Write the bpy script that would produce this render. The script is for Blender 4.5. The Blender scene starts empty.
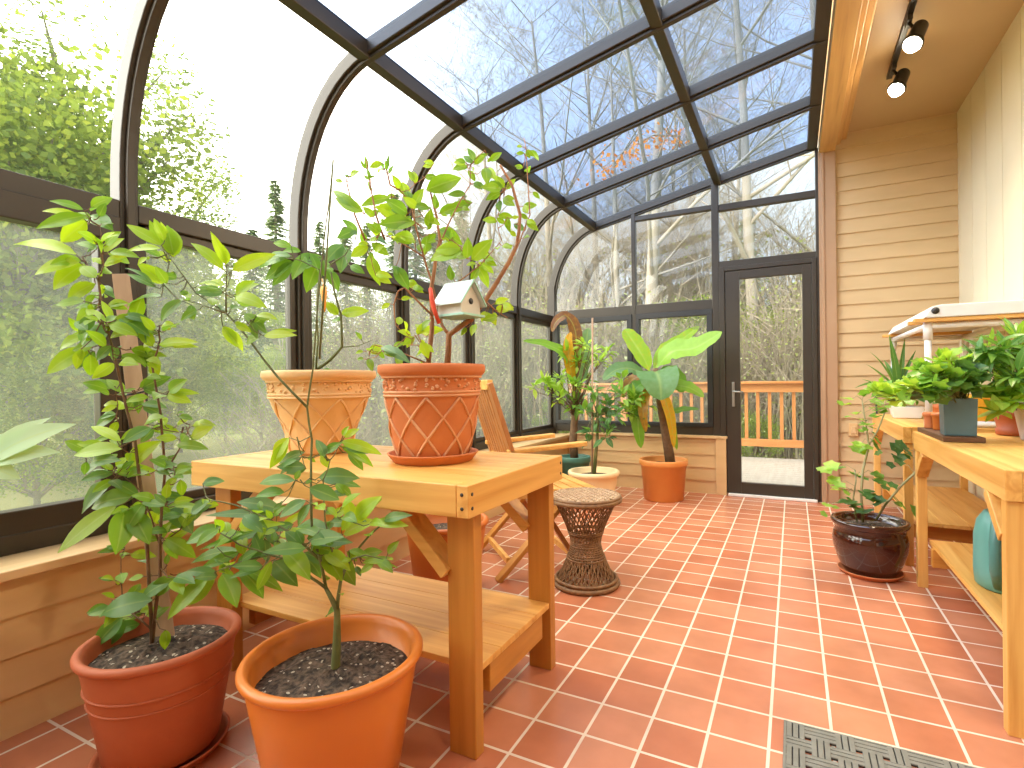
SKY, SUN, EXPO = 1.25, 1.0, 1.92
LEAVES_A = [(-1.779,0.762,1.517,-1.849,0.690,1.476,0.033,0.50),(-1.883,0.807,1.534,-1.937,0.770,1.521,0.028,0.90),(-1.804,0.775,1.508,-1.861,0.744,1.455,0.042,0.95),
  (-1.786,0.742,1.404,-1.937,0.675,1.432,0.039,1.00),(-1.888,0.817,1.550,-1.794,0.828,1.498,0.042,0.10),(-1.790,0.789,1.443,-1.792,0.777,1.473,0.022,0.90),
  (-1.810,0.801,1.437,-1.860,0.778,1.452,0.019,0.50),(-1.658,0.740,1.417,-1.593,0.748,1.431,0.022,1.00),(-1.762,0.796,1.421,-1.731,0.827,1.458,0.028,0.80),
  (-1.832,0.822,1.398,-1.862,0.813,1.417,0.019,0.90),(-1.670,0.754,1.364,-1.616,0.769,1.371,0.017,0.90),(-1.822,0.777,1.388,-1.871,0.731,1.320,0.053,0.90),
  (-1.712,0.754,1.333,-1.763,0.745,1.367,0.039,0.80),(-1.809,0.796,1.334,-1.858,0.757,1.287,0.045,0.85),(-1.801,0.765,1.278,-1.875,0.736,1.271,0.028,0.60),
  (-1.834,0.812,1.269,-1.897,0.791,1.257,0.028,0.55),(-1.709,0.779,1.207,-1.784,0.766,1.249,0.022,0.90),(-1.829,0.815,1.333,-1.787,0.825,1.313,0.028,0.20),
  (-1.704,0.745,1.230,-1.727,0.724,1.182,0.033,0.20),(-1.692,0.771,1.194,-1.773,0.751,1.159,0.050,0.40),(-1.628,0.746,1.199,-1.585,0.784,1.174,0.039,0.75),
  (-1.640,0.774,1.224,-1.593,0.817,1.177,0.033,0.20),(-1.673,0.818,1.214,-1.611,0.821,1.162,0.028,0.10),(-1.926,0.816,1.188,-1.972,0.782,1.153,0.039,0.75),
  (-1.712,0.921,1.221,-1.668,0.933,1.213,0.022,0.85),(-1.562,0.830,1.149,-1.470,0.872,1.153,0.025,0.90),(-1.675,0.764,1.179,-1.732,0.735,1.148,0.045,0.30),
  (-1.847,0.793,1.151,-1.952,0.747,1.083,0.039,0.80),(-1.696,0.711,1.135,-1.711,0.708,1.088,0.019,0.85),(-1.683,0.776,1.148,-1.710,0.756,1.111,0.033,0.10),
  (-1.868,0.817,1.141,-1.907,0.811,1.095,0.028,0.30),(-1.647,0.764,1.098,-1.661,0.725,1.061,0.039,0.85),(-1.793,0.830,1.035,-1.854,0.788,1.019,0.028,0.55),
  (-1.772,0.830,0.984,-1.808,0.815,0.981,0.025,0.90),(-1.843,0.858,0.947,-1.907,0.841,0.917,0.028,0.10),(-1.839,0.861,0.929,-1.866,0.858,0.898,0.028,0.80),
  (-1.736,0.817,0.906,-1.783,0.781,0.877,0.017,0.60),(-1.638,0.775,0.865,-1.775,0.737,0.847,0.036,0.80),(-1.666,0.835,1.145,-1.646,0.839,1.095,0.033,0.40),
  (-1.602,0.822,1.110,-1.562,0.833,1.095,0.028,0.85),(-1.654,0.844,1.129,-1.607,0.870,1.120,0.017,0.60),(-1.606,0.824,1.061,-1.560,0.831,1.055,0.019,0.50),
  (-1.680,0.851,1.029,-1.659,0.875,1.011,0.039,0.25),(-1.678,0.844,0.984,-1.642,0.887,0.971,0.039,0.15),(-1.531,0.832,1.012,-1.488,0.866,0.990,0.028,0.85),
  (-1.600,0.878,1.022,-1.541,0.884,1.011,0.022,0.80),(-1.501,0.845,0.953,-1.473,0.864,0.942,0.028,0.40),(-1.596,0.942,0.917,-1.522,0.954,0.917,0.025,0.75),
  (-1.578,0.920,0.890,-1.565,0.934,0.878,0.022,0.70),(-1.521,0.850,0.872,-1.466,0.896,0.858,0.025,0.50),(-1.564,0.810,0.922,-1.590,0.762,0.889,0.033,0.10),
  (-1.690,0.891,0.912,-1.653,0.925,0.899,0.033,0.70),(-1.607,0.910,0.890,-1.591,0.917,0.896,0.028,0.20),(-1.726,0.841,0.808,-1.652,0.876,0.869,0.042,0.80),
  (-1.624,0.881,0.813,-1.610,0.899,0.834,0.028,0.40),(-1.576,0.875,0.795,-1.523,0.887,0.813,0.022,0.40),(-1.565,0.823,0.809,-1.519,0.843,0.819,0.025,0.10),
  (-1.802,0.827,0.788,-1.690,0.863,0.775,0.033,0.85),(-1.739,0.748,0.826,-1.638,0.766,0.834,0.033,0.05),(-1.859,0.790,0.773,-1.767,0.801,0.789,0.022,0.10),
  (-1.624,0.826,0.930,-1.559,0.837,0.947,0.028,0.60),(-1.760,0.840,1.018,-1.809,0.824,1.053,0.028,0.70),(-1.716,0.853,1.012,-1.715,0.827,0.962,0.028,0.40),
  (-1.690,0.772,0.798,-1.730,0.729,0.783,0.022,0.10),(-1.835,0.844,0.751,-1.945,0.824,0.668,0.042,0.15),(-1.748,0.858,0.708,-1.848,0.807,0.681,0.061,0.35),
  (-1.718,0.792,0.768,-1.659,0.821,0.729,0.028,0.30),(-1.742,0.810,0.693,-1.835,0.725,0.585,0.047,0.75),(-1.643,0.782,0.698,-1.602,0.743,0.605,0.061,0.45),
  (-1.607,0.812,0.713,-1.612,0.773,0.650,0.061,0.45),(-1.675,0.882,0.681,-1.744,0.869,0.584,0.028,0.95),(-1.532,0.826,0.709,-1.602,0.809,0.714,0.019,0.30),
  (-1.653,0.902,0.696,-1.579,0.917,0.614,0.050,0.10),(-1.606,0.919,0.708,-1.671,0.880,0.705,0.019,0.30),(-1.608,0.900,0.769,-1.641,0.891,0.728,0.028,0.70),
  (-1.717,0.905,0.784,-1.669,0.929,0.798,0.028,0.20),(-1.520,0.845,0.795,-1.484,0.866,0.810,0.025,0.50),(-1.548,0.930,0.705,-1.559,0.919,0.650,0.039,0.10),
  (-1.577,0.849,0.610,-1.542,0.902,0.549,0.033,0.60),(-1.701,0.920,0.493,-1.788,0.890,0.502,0.014,0.10),(-1.576,0.878,0.491,-1.641,0.851,0.446,0.045,0.35),
  (-1.515,0.839,0.514,-1.447,0.846,0.506,0.033,0.10),(-1.586,0.819,0.447,-1.700,0.765,0.413,0.050,0.10),(-1.751,0.897,0.366,-1.833,0.870,0.316,0.057,0.70),
  (-1.752,0.825,0.365,-1.766,0.767,0.308,0.050,0.30),(-1.748,0.868,0.329,-1.780,0.806,0.317,0.039,0.30),(-1.546,0.828,0.368,-1.545,0.827,0.321,0.043,0.70),
  (-1.778,0.846,0.559,-1.805,0.796,0.555,0.018,0.30)]
BRANCHES_A = [(0.0055,[(-1.644,0.846,0.298),(-1.648,0.845,0.426),(-1.656,0.841,0.654),(-1.695,0.835,0.881),(-1.725,0.814,1.054),(-1.753,0.799,1.197),(-1.764,0.782,1.338),(-1.822,0.770,1.408)]),
  (0.0025,[(-1.759,0.779,1.337),(-1.749,0.790,1.372),(-1.760,0.788,1.453),(-1.770,0.791,1.494)]),
  (0.0050,[(-1.641,0.845,0.299),(-1.615,0.854,0.494),(-1.611,0.853,0.585),(-1.582,0.853,0.794),(-1.587,0.845,0.968),(-1.598,0.832,1.094),(-1.587,0.847,1.164),(-1.584,0.846,1.206)]),
  (0.0025,[(-1.593,0.859,0.792),(-1.526,0.876,0.883),(-1.509,0.880,0.926)]),
  (0.0030,[(-1.637,0.867,0.578),(-1.641,0.849,0.654),(-1.669,0.833,0.740),(-1.741,0.807,0.797)]),
  (0.0025,[(-1.734,0.791,1.195),(-1.765,0.785,1.154),(-1.831,0.766,1.136)]),
  (0.0025,[(-1.693,0.834,0.882),(-1.757,0.790,0.841),(-1.824,0.771,0.840)]),
  (0.0025,[(-1.708,0.806,0.402),(-1.719,0.810,0.433),(-1.732,0.814,0.550)]),
  (0.0030,[(-1.644,0.847,0.341),(-1.709,0.824,0.389),(-1.764,0.805,0.421)]),
  (0.0025,[(-1.631,0.863,0.580),(-1.573,0.886,0.624),(-1.548,0.914,0.691)])]
LEAVES_B = [(-1.397,0.752,1.383,-1.452,0.711,1.426,0.023,0.80),(-1.427,0.773,1.387,-1.445,0.754,1.445,0.021,0.70),(-1.405,0.785,1.361,-1.437,0.789,1.437,0.042,0.75),
  (-1.492,0.803,1.398,-1.580,0.773,1.395,0.018,0.90),(-1.542,0.852,1.376,-1.564,0.838,1.405,0.025,0.95),(-1.507,0.777,1.371,-1.515,0.761,1.350,0.023,0.95),
  (-1.532,0.828,1.313,-1.550,0.782,1.354,0.032,0.95),(-1.442,0.788,1.298,-1.447,0.766,1.335,0.023,0.60),(-1.496,0.835,1.344,-1.504,0.829,1.324,0.023,0.50),
  (-1.495,0.791,1.294,-1.552,0.758,1.326,0.018,0.30),(-1.548,0.832,1.281,-1.659,0.810,1.258,0.028,0.25),(-1.408,0.807,1.257,-1.472,0.795,1.210,0.023,0.10),
  (-1.476,0.841,1.291,-1.457,0.853,1.277,0.018,0.60),(-1.500,0.883,1.260,-1.491,0.875,1.222,0.021,0.30),(-1.304,0.848,1.330,-1.361,0.810,1.390,0.025,0.85),
  (-1.296,0.849,1.343,-1.290,0.839,1.385,0.025,0.85),(-1.264,0.844,1.323,-1.202,0.909,1.367,0.032,0.95),(-1.415,0.924,1.313,-1.470,0.909,1.320,0.023,0.90),
  (-1.358,0.916,1.282,-1.307,0.932,1.313,0.042,0.85),(-1.275,0.860,1.262,-1.200,0.884,1.232,0.028,0.90),(-1.252,0.813,1.262,-1.280,0.770,1.258,0.021,0.05),
  (-1.255,0.903,1.216,-1.203,0.920,1.203,0.018,0.85),(-1.314,0.910,1.226,-1.267,0.932,1.178,0.028,0.45),(-1.240,0.835,1.186,-1.217,0.857,1.169,0.023,0.80),
  (-1.259,0.891,1.197,-1.244,0.895,1.160,0.028,0.20),(-1.222,0.899,1.161,-1.140,0.923,1.159,0.021,0.90),(-1.412,0.915,1.199,-1.400,0.942,1.148,0.032,0.80),
  (-1.124,0.909,0.793,-1.218,0.889,0.782,0.025,0.20),(-1.163,1.016,0.781,-1.088,1.074,0.774,0.039,0.10),(-1.107,0.937,0.771,-1.062,0.982,0.738,0.042,0.15),
  (-1.088,1.006,0.771,-1.068,1.012,0.745,0.023,0.60),(-1.030,0.925,0.731,-1.010,0.933,0.710,0.028,0.80),(-1.147,0.896,0.764,-1.189,0.855,0.758,0.025,0.30),
  (-1.267,0.975,0.692,-1.342,0.914,0.716,0.034,0.05),(-1.259,0.969,0.677,-1.389,0.868,0.687,0.023,0.05),(-1.090,0.912,0.745,-1.132,0.877,0.711,0.028,0.20),
  (-1.151,0.892,0.738,-1.161,0.876,0.724,0.034,0.15),(-1.422,0.860,0.772,-1.380,0.886,0.776,0.034,0.05),(-1.359,0.792,0.713,-1.329,0.814,0.738,0.039,0.05),
  (-1.311,0.887,0.656,-1.175,0.904,0.678,0.023,0.95),(-1.279,0.815,0.684,-1.356,0.787,0.645,0.031,0.25),(-1.376,0.930,0.579,-1.507,0.891,0.540,0.028,0.20),
  (-1.379,0.866,0.608,-1.294,0.875,0.645,0.039,0.50),(-1.248,0.959,0.628,-1.145,0.971,0.640,0.023,0.95),(-1.212,0.985,0.648,-1.111,0.997,0.645,0.039,0.15),
  (-1.161,1.049,0.650,-1.109,1.069,0.645,0.028,0.20),(-1.096,0.929,0.640,-1.002,0.938,0.657,0.034,0.15),(-1.005,0.983,0.683,-1.024,0.981,0.736,0.034,0.95),
  (-1.001,0.987,0.688,-0.921,0.986,0.749,0.037,0.90),(-1.096,1.037,0.628,-0.997,1.051,0.667,0.034,0.85),(-0.944,0.995,0.686,-0.859,1.008,0.684,0.023,0.80),
  (-0.922,1.001,0.693,-0.850,1.014,0.708,0.020,0.10),(-1.084,0.906,0.629,-1.125,0.830,0.636,0.028,0.15),(-1.140,0.888,0.622,-1.077,0.902,0.560,0.051,0.60),
  (-1.224,1.007,0.564,-1.194,1.039,0.499,0.039,0.20),(-1.116,0.986,0.585,-1.055,0.985,0.532,0.042,0.75),(-1.140,1.051,0.557,-1.081,1.055,0.493,0.039,0.50),
  (-1.051,1.012,0.597,-1.005,1.034,0.574,0.020,0.60),(-1.007,1.013,0.569,-0.914,1.030,0.566,0.014,0.70),(-1.289,0.970,0.549,-1.208,0.973,0.498,0.045,0.30),
  (-1.279,0.863,0.561,-1.237,0.892,0.491,0.039,0.40),(-1.215,0.883,0.572,-1.244,0.829,0.585,0.023,0.15),(-1.163,0.869,0.598,-1.200,0.860,0.531,0.020,0.60),
  (-1.361,0.859,0.534,-1.412,0.818,0.551,0.025,0.10),(-1.423,0.893,0.525,-1.493,0.864,0.441,0.042,0.60),(-1.293,0.828,0.560,-1.238,0.824,0.495,0.045,0.45),
  (-1.400,0.914,0.557,-1.415,0.900,0.524,0.028,0.60),(-1.279,0.906,0.638,-1.255,0.907,0.596,0.034,0.15),(-1.317,0.965,0.630,-1.286,0.982,0.587,0.034,0.15),
  (-1.309,0.946,0.618,-1.321,0.929,0.557,0.039,0.15),(-1.207,0.968,0.659,-1.230,0.933,0.648,0.028,0.20),(-1.231,0.844,0.709,-1.179,0.853,0.675,0.028,0.15),
  (-1.127,0.928,0.623,-1.175,0.923,0.652,0.028,0.30),(-1.078,0.940,0.664,-1.048,0.953,0.626,0.028,0.30),(-1.243,0.988,0.889,-1.275,0.969,0.831,0.031,0.95),
  (-1.209,1.010,0.848,-1.273,0.986,0.818,0.023,0.10),(-1.187,0.992,0.811,-1.227,0.944,0.816,0.031,0.05),(-1.075,0.957,0.848,-1.101,0.957,0.887,0.026,0.10),
  (-1.086,0.968,0.856,-1.055,0.991,0.880,0.026,0.30),(-1.085,1.019,0.881,-1.021,1.089,0.844,0.026,0.85),(-1.063,1.012,0.893,-1.040,1.038,0.912,0.021,0.90),
  (-1.093,1.054,0.845,-1.064,1.074,0.801,0.021,0.40),(-1.179,1.037,0.838,-1.162,1.048,0.804,0.031,0.90)]
BRANCHES_B = [(0.0130,[(-1.085,0.991,0.245),(-1.079,0.994,0.363),(-1.078,0.995,0.442),(-1.099,0.978,0.502)]),
  (0.0040,[(-1.106,0.985,0.499),(-1.107,0.968,0.577),(-1.137,0.969,0.652),(-1.147,0.976,0.755),(-1.155,0.988,0.886),(-1.160,0.978,0.974),(-1.138,0.979,1.072),(-1.113,0.977,1.255),(-1.090,0.978,1.410),(-1.056,0.980,1.611)]),
  (0.0035,[(-1.148,0.967,0.975),(-1.214,0.930,1.057),(-1.288,0.904,1.156),(-1.349,0.883,1.227),(-1.416,0.845,1.280),(-1.475,0.805,1.385)]),
  (0.0025,[(-1.326,0.868,1.224),(-1.312,0.859,1.281),(-1.313,0.864,1.360)]),
  (0.0025,[(-1.322,0.865,1.223),(-1.360,0.834,1.240),(-1.407,0.824,1.258)]),
  (0.0050,[(-1.076,0.993,0.443),(-1.077,1.008,0.516),(-1.066,1.030,0.564),(-1.021,1.057,0.629),(-0.979,1.070,0.670)]),
  (0.0045,[(-1.095,0.975,0.504),(-1.121,0.953,0.533),(-1.166,0.939,0.573),(-1.224,0.911,0.592),(-1.288,0.872,0.621),(-1.331,0.835,0.664)]),
  (0.0040,[(-1.113,0.973,0.575),(-1.156,0.947,0.629),(-1.214,0.905,0.685),(-1.288,0.860,0.727),(-1.339,0.828,0.742)]),
  (0.0030,[(-1.066,0.998,0.521),(-1.090,0.986,0.613),(-1.103,0.982,0.679),(-1.115,0.988,0.782),(-1.093,0.992,0.835)]),
  (0.0030,[(-1.037,1.002,0.577),(-0.997,1.015,0.591),(-0.945,1.031,0.580)]),
  (0.0030,[(-1.236,0.919,0.588),(-1.306,0.884,0.570),(-1.360,0.851,0.547)])]
LEAVES_C = [(-1.263,1.295,1.599,-1.348,1.270,1.649,0.033,0.70),(-1.330,1.502,1.724,-1.408,1.448,1.691,0.030,0.60),(-1.269,1.526,1.726,-1.299,1.502,1.773,0.035,0.75),
  (-1.208,1.469,1.654,-1.234,1.476,1.721,0.030,0.50),(-1.133,1.394,1.630,-1.086,1.384,1.671,0.033,0.70),(-1.148,1.379,1.602,-1.181,1.319,1.631,0.033,0.40),
  (-1.194,1.427,1.612,-1.242,1.364,1.639,0.055,0.95),(-1.112,1.375,1.567,-1.175,1.318,1.533,0.044,0.75),(-1.125,1.451,1.700,-1.044,1.523,1.747,0.049,0.60),
  (-1.058,1.380,1.604,-1.101,1.362,1.615,0.027,0.50),(-1.160,1.569,1.658,-1.096,1.612,1.689,0.030,0.55),(-1.085,1.406,1.553,-1.061,1.393,1.603,0.033,0.70),
  (-1.155,1.427,1.526,-1.194,1.369,1.517,0.055,0.65),(-1.206,1.563,1.583,-1.224,1.565,1.516,0.044,0.50),(-1.147,1.549,1.594,-1.081,1.587,1.543,0.049,0.60),
  (-1.103,1.619,1.530,-1.179,1.562,1.488,0.049,0.70),(-1.210,1.312,1.526,-1.238,1.286,1.554,0.038,0.65),(-1.311,1.368,1.511,-1.369,1.353,1.482,0.033,0.85),
  (-1.226,1.294,1.493,-1.192,1.328,1.461,0.038,0.60),(-1.286,1.357,1.532,-1.233,1.359,1.515,0.022,0.10),(-1.190,1.474,1.741,-1.200,1.479,1.783,0.027,0.95),
  (-1.130,1.504,1.812,-1.162,1.493,1.820,0.022,1.00),(-1.306,1.372,1.619,-1.272,1.382,1.628,0.022,0.70),(-1.235,1.295,1.464,-1.231,1.305,1.441,0.027,0.60),
  (-1.337,1.393,1.789,-1.329,1.378,1.826,0.012,0.50),(-1.259,1.328,1.720,-1.267,1.323,1.751,0.010,0.45),(-1.346,1.420,1.723,-1.361,1.424,1.760,0.009,0.60),
  (-1.249,1.397,1.774,-1.242,1.398,1.819,0.010,0.30),(-1.304,1.442,1.806,-1.310,1.426,1.824,0.010,0.30),(-1.332,1.498,1.812,-1.313,1.502,1.836,0.011,0.40),
  (-1.469,1.437,1.802,-1.485,1.434,1.812,0.008,0.30),(-1.440,1.413,1.788,-1.429,1.413,1.795,0.007,0.40),(-1.307,1.375,1.750,-1.291,1.382,1.755,0.007,0.50),
  (-1.084,1.448,1.628,-1.085,1.442,1.674,0.016,0.50),(-0.991,1.491,1.676,-1.039,1.467,1.674,0.019,0.40),(-1.027,1.584,1.678,-1.122,1.545,1.648,0.030,0.60),
  (-1.052,1.595,1.822,-1.098,1.582,1.814,0.027,0.60),(-0.969,1.517,1.793,-0.989,1.510,1.834,0.019,0.40),(-1.017,1.603,1.840,-0.972,1.605,1.851,0.016,0.40),
  (-0.960,1.606,1.824,-0.924,1.618,1.849,0.033,0.60),(-0.908,1.488,1.749,-0.896,1.478,1.691,0.030,0.60),(-1.043,1.590,1.801,-1.024,1.602,1.768,0.033,0.75),
  (-0.998,1.551,1.734,-0.969,1.577,1.721,0.027,0.15),(-0.917,1.607,1.717,-0.959,1.550,1.711,0.033,0.70),(-0.912,1.621,1.726,-0.940,1.604,1.764,0.033,0.75),
  (-0.924,1.653,1.733,-0.899,1.667,1.756,0.027,0.70),(-0.931,1.643,1.697,-0.887,1.643,1.667,0.027,0.60),(-0.938,1.621,1.680,-0.928,1.614,1.643,0.027,0.20),
  (-0.878,1.506,1.573,-0.919,1.493,1.578,0.025,0.80),(-0.954,1.646,1.639,-0.915,1.682,1.638,0.022,0.70),(-0.869,1.563,1.598,-0.871,1.577,1.559,0.027,0.60),
  (-0.886,1.639,1.599,-0.857,1.656,1.577,0.027,0.10),(-0.873,1.688,1.673,-0.836,1.717,1.681,0.027,0.60),(-0.780,1.531,1.560,-0.749,1.548,1.534,0.027,0.60),
  (-0.858,1.636,1.627,-0.835,1.649,1.611,0.022,0.60),(-0.817,1.591,1.817,-0.842,1.587,1.820,0.016,0.60),(-0.793,1.561,1.811,-0.775,1.577,1.795,0.016,0.60),
  (-0.803,1.556,1.753,-0.821,1.535,1.754,0.014,0.60),(-0.976,1.442,1.472,-1.075,1.423,1.452,0.059,0.70),(-0.938,1.444,1.435,-0.870,1.451,1.489,0.053,0.70),
  (-0.993,1.607,1.475,-0.950,1.617,1.454,0.035,0.70),(-1.040,1.636,1.467,-1.016,1.666,1.395,0.033,0.70),(-1.313,1.371,1.481,-1.289,1.393,1.388,0.035,0.75),
  (-1.292,1.483,1.459,-1.258,1.507,1.386,0.065,0.25),(-1.270,1.522,1.414,-1.242,1.525,1.381,0.030,0.90),(-1.196,1.460,1.373,-1.158,1.467,1.364,0.024,0.60),
  (-1.221,1.304,1.394,-1.181,1.331,1.384,0.024,0.95),(-1.164,1.409,1.200,-1.186,1.374,1.210,0.035,1.00),(-1.191,1.460,1.200,-1.216,1.453,1.165,0.030,1.00),
  (-1.105,1.372,1.194,-1.089,1.370,1.227,0.030,1.00),(-1.220,1.533,1.219,-1.153,1.566,1.231,0.030,1.00),(-1.095,1.376,1.172,-1.081,1.392,1.122,0.035,1.00),
  (-1.112,1.415,1.164,-1.083,1.423,1.140,0.030,1.00),(-1.409,1.464,1.161,-1.370,1.503,1.168,0.047,0.90),(-1.203,1.319,1.151,-1.106,1.320,1.104,0.030,0.10),
  (-1.309,1.435,1.149,-1.267,1.449,1.130,0.030,0.80),(-1.274,1.323,1.120,-1.257,1.321,1.081,0.035,0.50),(-0.980,1.664,1.329,-0.934,1.672,1.339,0.024,0.95),
  (-0.937,1.603,1.287,-0.903,1.617,1.287,0.024,0.90),(-0.886,1.551,1.301,-0.853,1.563,1.288,0.024,0.90),(-0.976,1.587,1.288,-0.979,1.568,1.251,0.024,0.90),
  (-0.953,1.594,1.276,-0.933,1.584,1.238,0.021,0.90),(-0.926,1.442,1.224,-0.929,1.425,1.189,0.024,0.80),(-0.997,1.498,1.222,-1.010,1.487,1.198,0.024,0.70)]
BRANCHES_C = [(0.0110,[(-1.081,1.498,1.087),(-1.074,1.502,1.202),(-1.007,1.535,1.254),(-0.953,1.547,1.317),(-0.879,1.588,1.452),(-0.860,1.613,1.514),(-0.847,1.615,1.618),(-0.872,1.604,1.723),(-0.907,1.583,1.792)]),
  (0.0060,[(-1.078,1.508,1.203),(-1.103,1.502,1.239),(-1.123,1.496,1.327),(-1.146,1.500,1.401),(-1.172,1.494,1.484),(-1.196,1.477,1.597),(-1.203,1.470,1.667)]),
  (0.0090,[(-1.143,1.472,1.088),(-1.133,1.484,1.221),(-1.129,1.476,1.360),(-1.118,1.493,1.484),(-1.104,1.498,1.536),(-1.120,1.499,1.627),(-1.131,1.480,1.710)]),
  (0.0040,[(-1.123,1.472,1.272),(-1.166,1.434,1.329),(-1.195,1.417,1.364),(-1.211,1.401,1.352),(-1.221,1.391,1.304),(-1.210,1.387,1.234),(-1.190,1.409,1.201)]),
  (0.0030,[(-1.109,1.489,1.336),(-1.021,1.528,1.404),(-0.974,1.551,1.445),(-0.900,1.577,1.528)]),
  (0.0030,[(-1.157,1.476,1.478),(-1.225,1.456,1.525),(-1.289,1.427,1.561),(-1.345,1.387,1.542)]),
  (0.0030,[(-1.193,1.459,1.662),(-1.225,1.434,1.712),(-1.263,1.400,1.707)]),
  (0.0030,[(-1.110,1.482,1.481),(-1.069,1.498,1.584),(-1.043,1.523,1.657),(-0.999,1.533,1.722),(-0.991,1.522,1.786),(-0.943,1.544,1.836)]),
  (0.0030,[(-0.851,1.597,1.509),(-0.838,1.609,1.545),(-0.812,1.622,1.614),(-0.827,1.627,1.845),(-0.839,1.636,1.893)]),
  (0.0030,[(-1.093,1.484,1.532),(-1.061,1.509,1.533),(-1.005,1.537,1.480)]),
  (0.0030,[(-1.185,1.463,1.591),(-1.239,1.422,1.588),(-1.316,1.383,1.659)]),
  (0.0030,[(-0.967,1.571,1.321),(-0.929,1.575,1.287),(-0.886,1.589,1.258)]),
  (0.0030,[(-1.137,1.464,1.116),(-1.165,1.446,1.168),(-1.205,1.442,1.169)]),
  (0.0030,[(-1.134,1.461,1.102),(-1.228,1.426,1.145),(-1.301,1.383,1.170),(-1.325,1.383,1.147)]),
  (0.0042,[(-1.263,1.397,1.533),(-1.281,1.375,1.616),(-1.309,1.377,1.725),(-1.310,1.361,1.806)]),
  (0.0042,[(-1.224,1.433,1.711),(-1.249,1.411,1.726),(-1.260,1.408,1.779),(-1.253,1.406,1.819)]),
  (0.0042,[(-1.335,1.377,1.538),(-1.370,1.366,1.627),(-1.397,1.362,1.725),(-1.394,1.350,1.759)])]
LEAVES_D = [(-1.840,1.484,1.564,-1.983,1.456,1.526,0.057,0.35),(-1.841,1.485,1.545,-1.956,1.463,1.485,0.066,0.35),(-1.732,1.397,1.569,-1.788,1.369,1.583,0.028,0.50),
  (-1.753,1.458,1.567,-1.796,1.417,1.563,0.038,0.40),(-1.747,1.557,1.568,-1.822,1.492,1.515,0.094,0.40),(-1.774,1.569,1.554,-1.800,1.529,1.432,0.094,0.45),
  (-1.681,1.521,1.496,-1.655,1.549,1.422,0.042,0.30),(-1.656,1.584,1.611,-1.683,1.523,1.534,0.066,0.05),(-1.640,1.582,1.599,-1.628,1.544,1.494,0.075,0.15),
  (-1.546,1.541,1.643,-1.581,1.490,1.607,0.066,0.25),(-1.577,1.584,1.639,-1.607,1.539,1.689,0.057,0.35),(-1.541,1.509,1.497,-1.494,1.529,1.468,0.047,0.30),
  (-1.621,1.522,1.312,-1.660,1.499,1.359,0.038,0.90),(-1.619,1.545,1.315,-1.541,1.593,1.329,0.038,0.95),(-1.686,1.595,1.300,-1.725,1.588,1.302,0.028,0.30),
  (-1.746,1.497,1.565,-1.723,1.511,1.498,0.066,0.30),(-1.763,1.489,1.556,-1.790,1.453,1.467,0.057,0.40)]
BRANCHES_D = [(0.0080,[(-1.723,1.487,1.034),(-1.716,1.491,1.094),(-1.665,1.517,1.134),(-1.616,1.533,1.185),(-1.618,1.532,1.313),(-1.644,1.522,1.413),(-1.656,1.515,1.514)]),
  (0.0030,[(-1.623,1.540,1.185),(-1.565,1.568,1.189),(-1.515,1.594,1.212)]),
  (0.0040,[(-1.708,1.485,1.094),(-1.690,1.481,1.213),(-1.686,1.475,1.370),(-1.681,1.487,1.491),(-1.740,1.442,1.528),(-1.789,1.413,1.536)]),
  (0.0030,[(-1.659,1.517,1.514),(-1.606,1.545,1.554),(-1.568,1.562,1.613)]),
  (0.0030,[(-1.778,1.473,1.539),(-1.789,1.482,1.481)])]
BANANA_H = [([(-1.127,4.570,1.117),(-1.193,4.560,1.269),(-1.295,4.543,1.432),(-1.343,4.553,1.506)],0.170,0.75),
  ([(-1.103,4.582,1.117),(-1.033,4.750,1.298),(-0.930,4.913,1.404),(-0.784,5.075,1.548)],0.160,0.75),
  ([(-1.071,4.598,1.160),(-0.935,4.576,1.286),(-0.736,4.540,1.311),(-0.519,4.536,1.433)],0.260,0.70),
  ([(-1.159,4.554,1.065),(-1.268,4.500,1.146),(-1.379,4.389,1.137),(-1.472,4.310,1.052)],0.160,0.12),
  ([(-1.103,4.582,1.099),(-1.032,4.393,1.113),(-0.973,4.277,1.020),(-0.961,4.250,0.882)],0.340,0.14),
  ([(-1.064,4.601,1.090),(-0.964,4.706,1.107),(-0.919,4.784,1.017),(-0.879,4.804,0.936)],0.200,0.35),
  ([(-1.080,4.593,1.046),(-0.941,4.717,1.000),(-0.813,4.725,0.972),(-0.695,4.727,0.893)],0.140,0.66),
  ([(-1.081,4.592,0.941),(-0.946,4.603,0.783),(-0.839,4.622,0.792),(-0.727,4.655,0.792)],0.070,0.30),
  ([(-1.089,4.589,0.976),(-1.005,4.563,0.889),(-0.944,4.548,0.700),(-0.924,4.558,0.459)],0.090,0.86),
  ([(-1.081,4.592,0.941),(-0.996,4.634,0.781),(-0.955,4.677,0.603),(-0.925,4.691,0.426)],0.070,0.60),
  ([(-1.128,4.569,1.029),(-1.180,4.432,1.005),(-1.222,4.389,0.945),(-1.228,4.408,0.859)],0.140,0.45),
  ([(-1.128,4.569,0.976),(-1.174,4.435,0.858),(-1.183,4.363,0.691),(-1.163,4.373,0.470)],0.140,0.52),
  ([(-1.120,4.573,0.994),(-1.135,4.420,0.919),(-1.134,4.343,0.778),(-1.113,4.353,0.609)],0.090,0.93),
  ([(-1.135,4.566,1.047),(-1.264,4.613,1.067),(-1.344,4.630,1.004),(-1.386,4.609,0.887)],0.130,0.97)]
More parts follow.
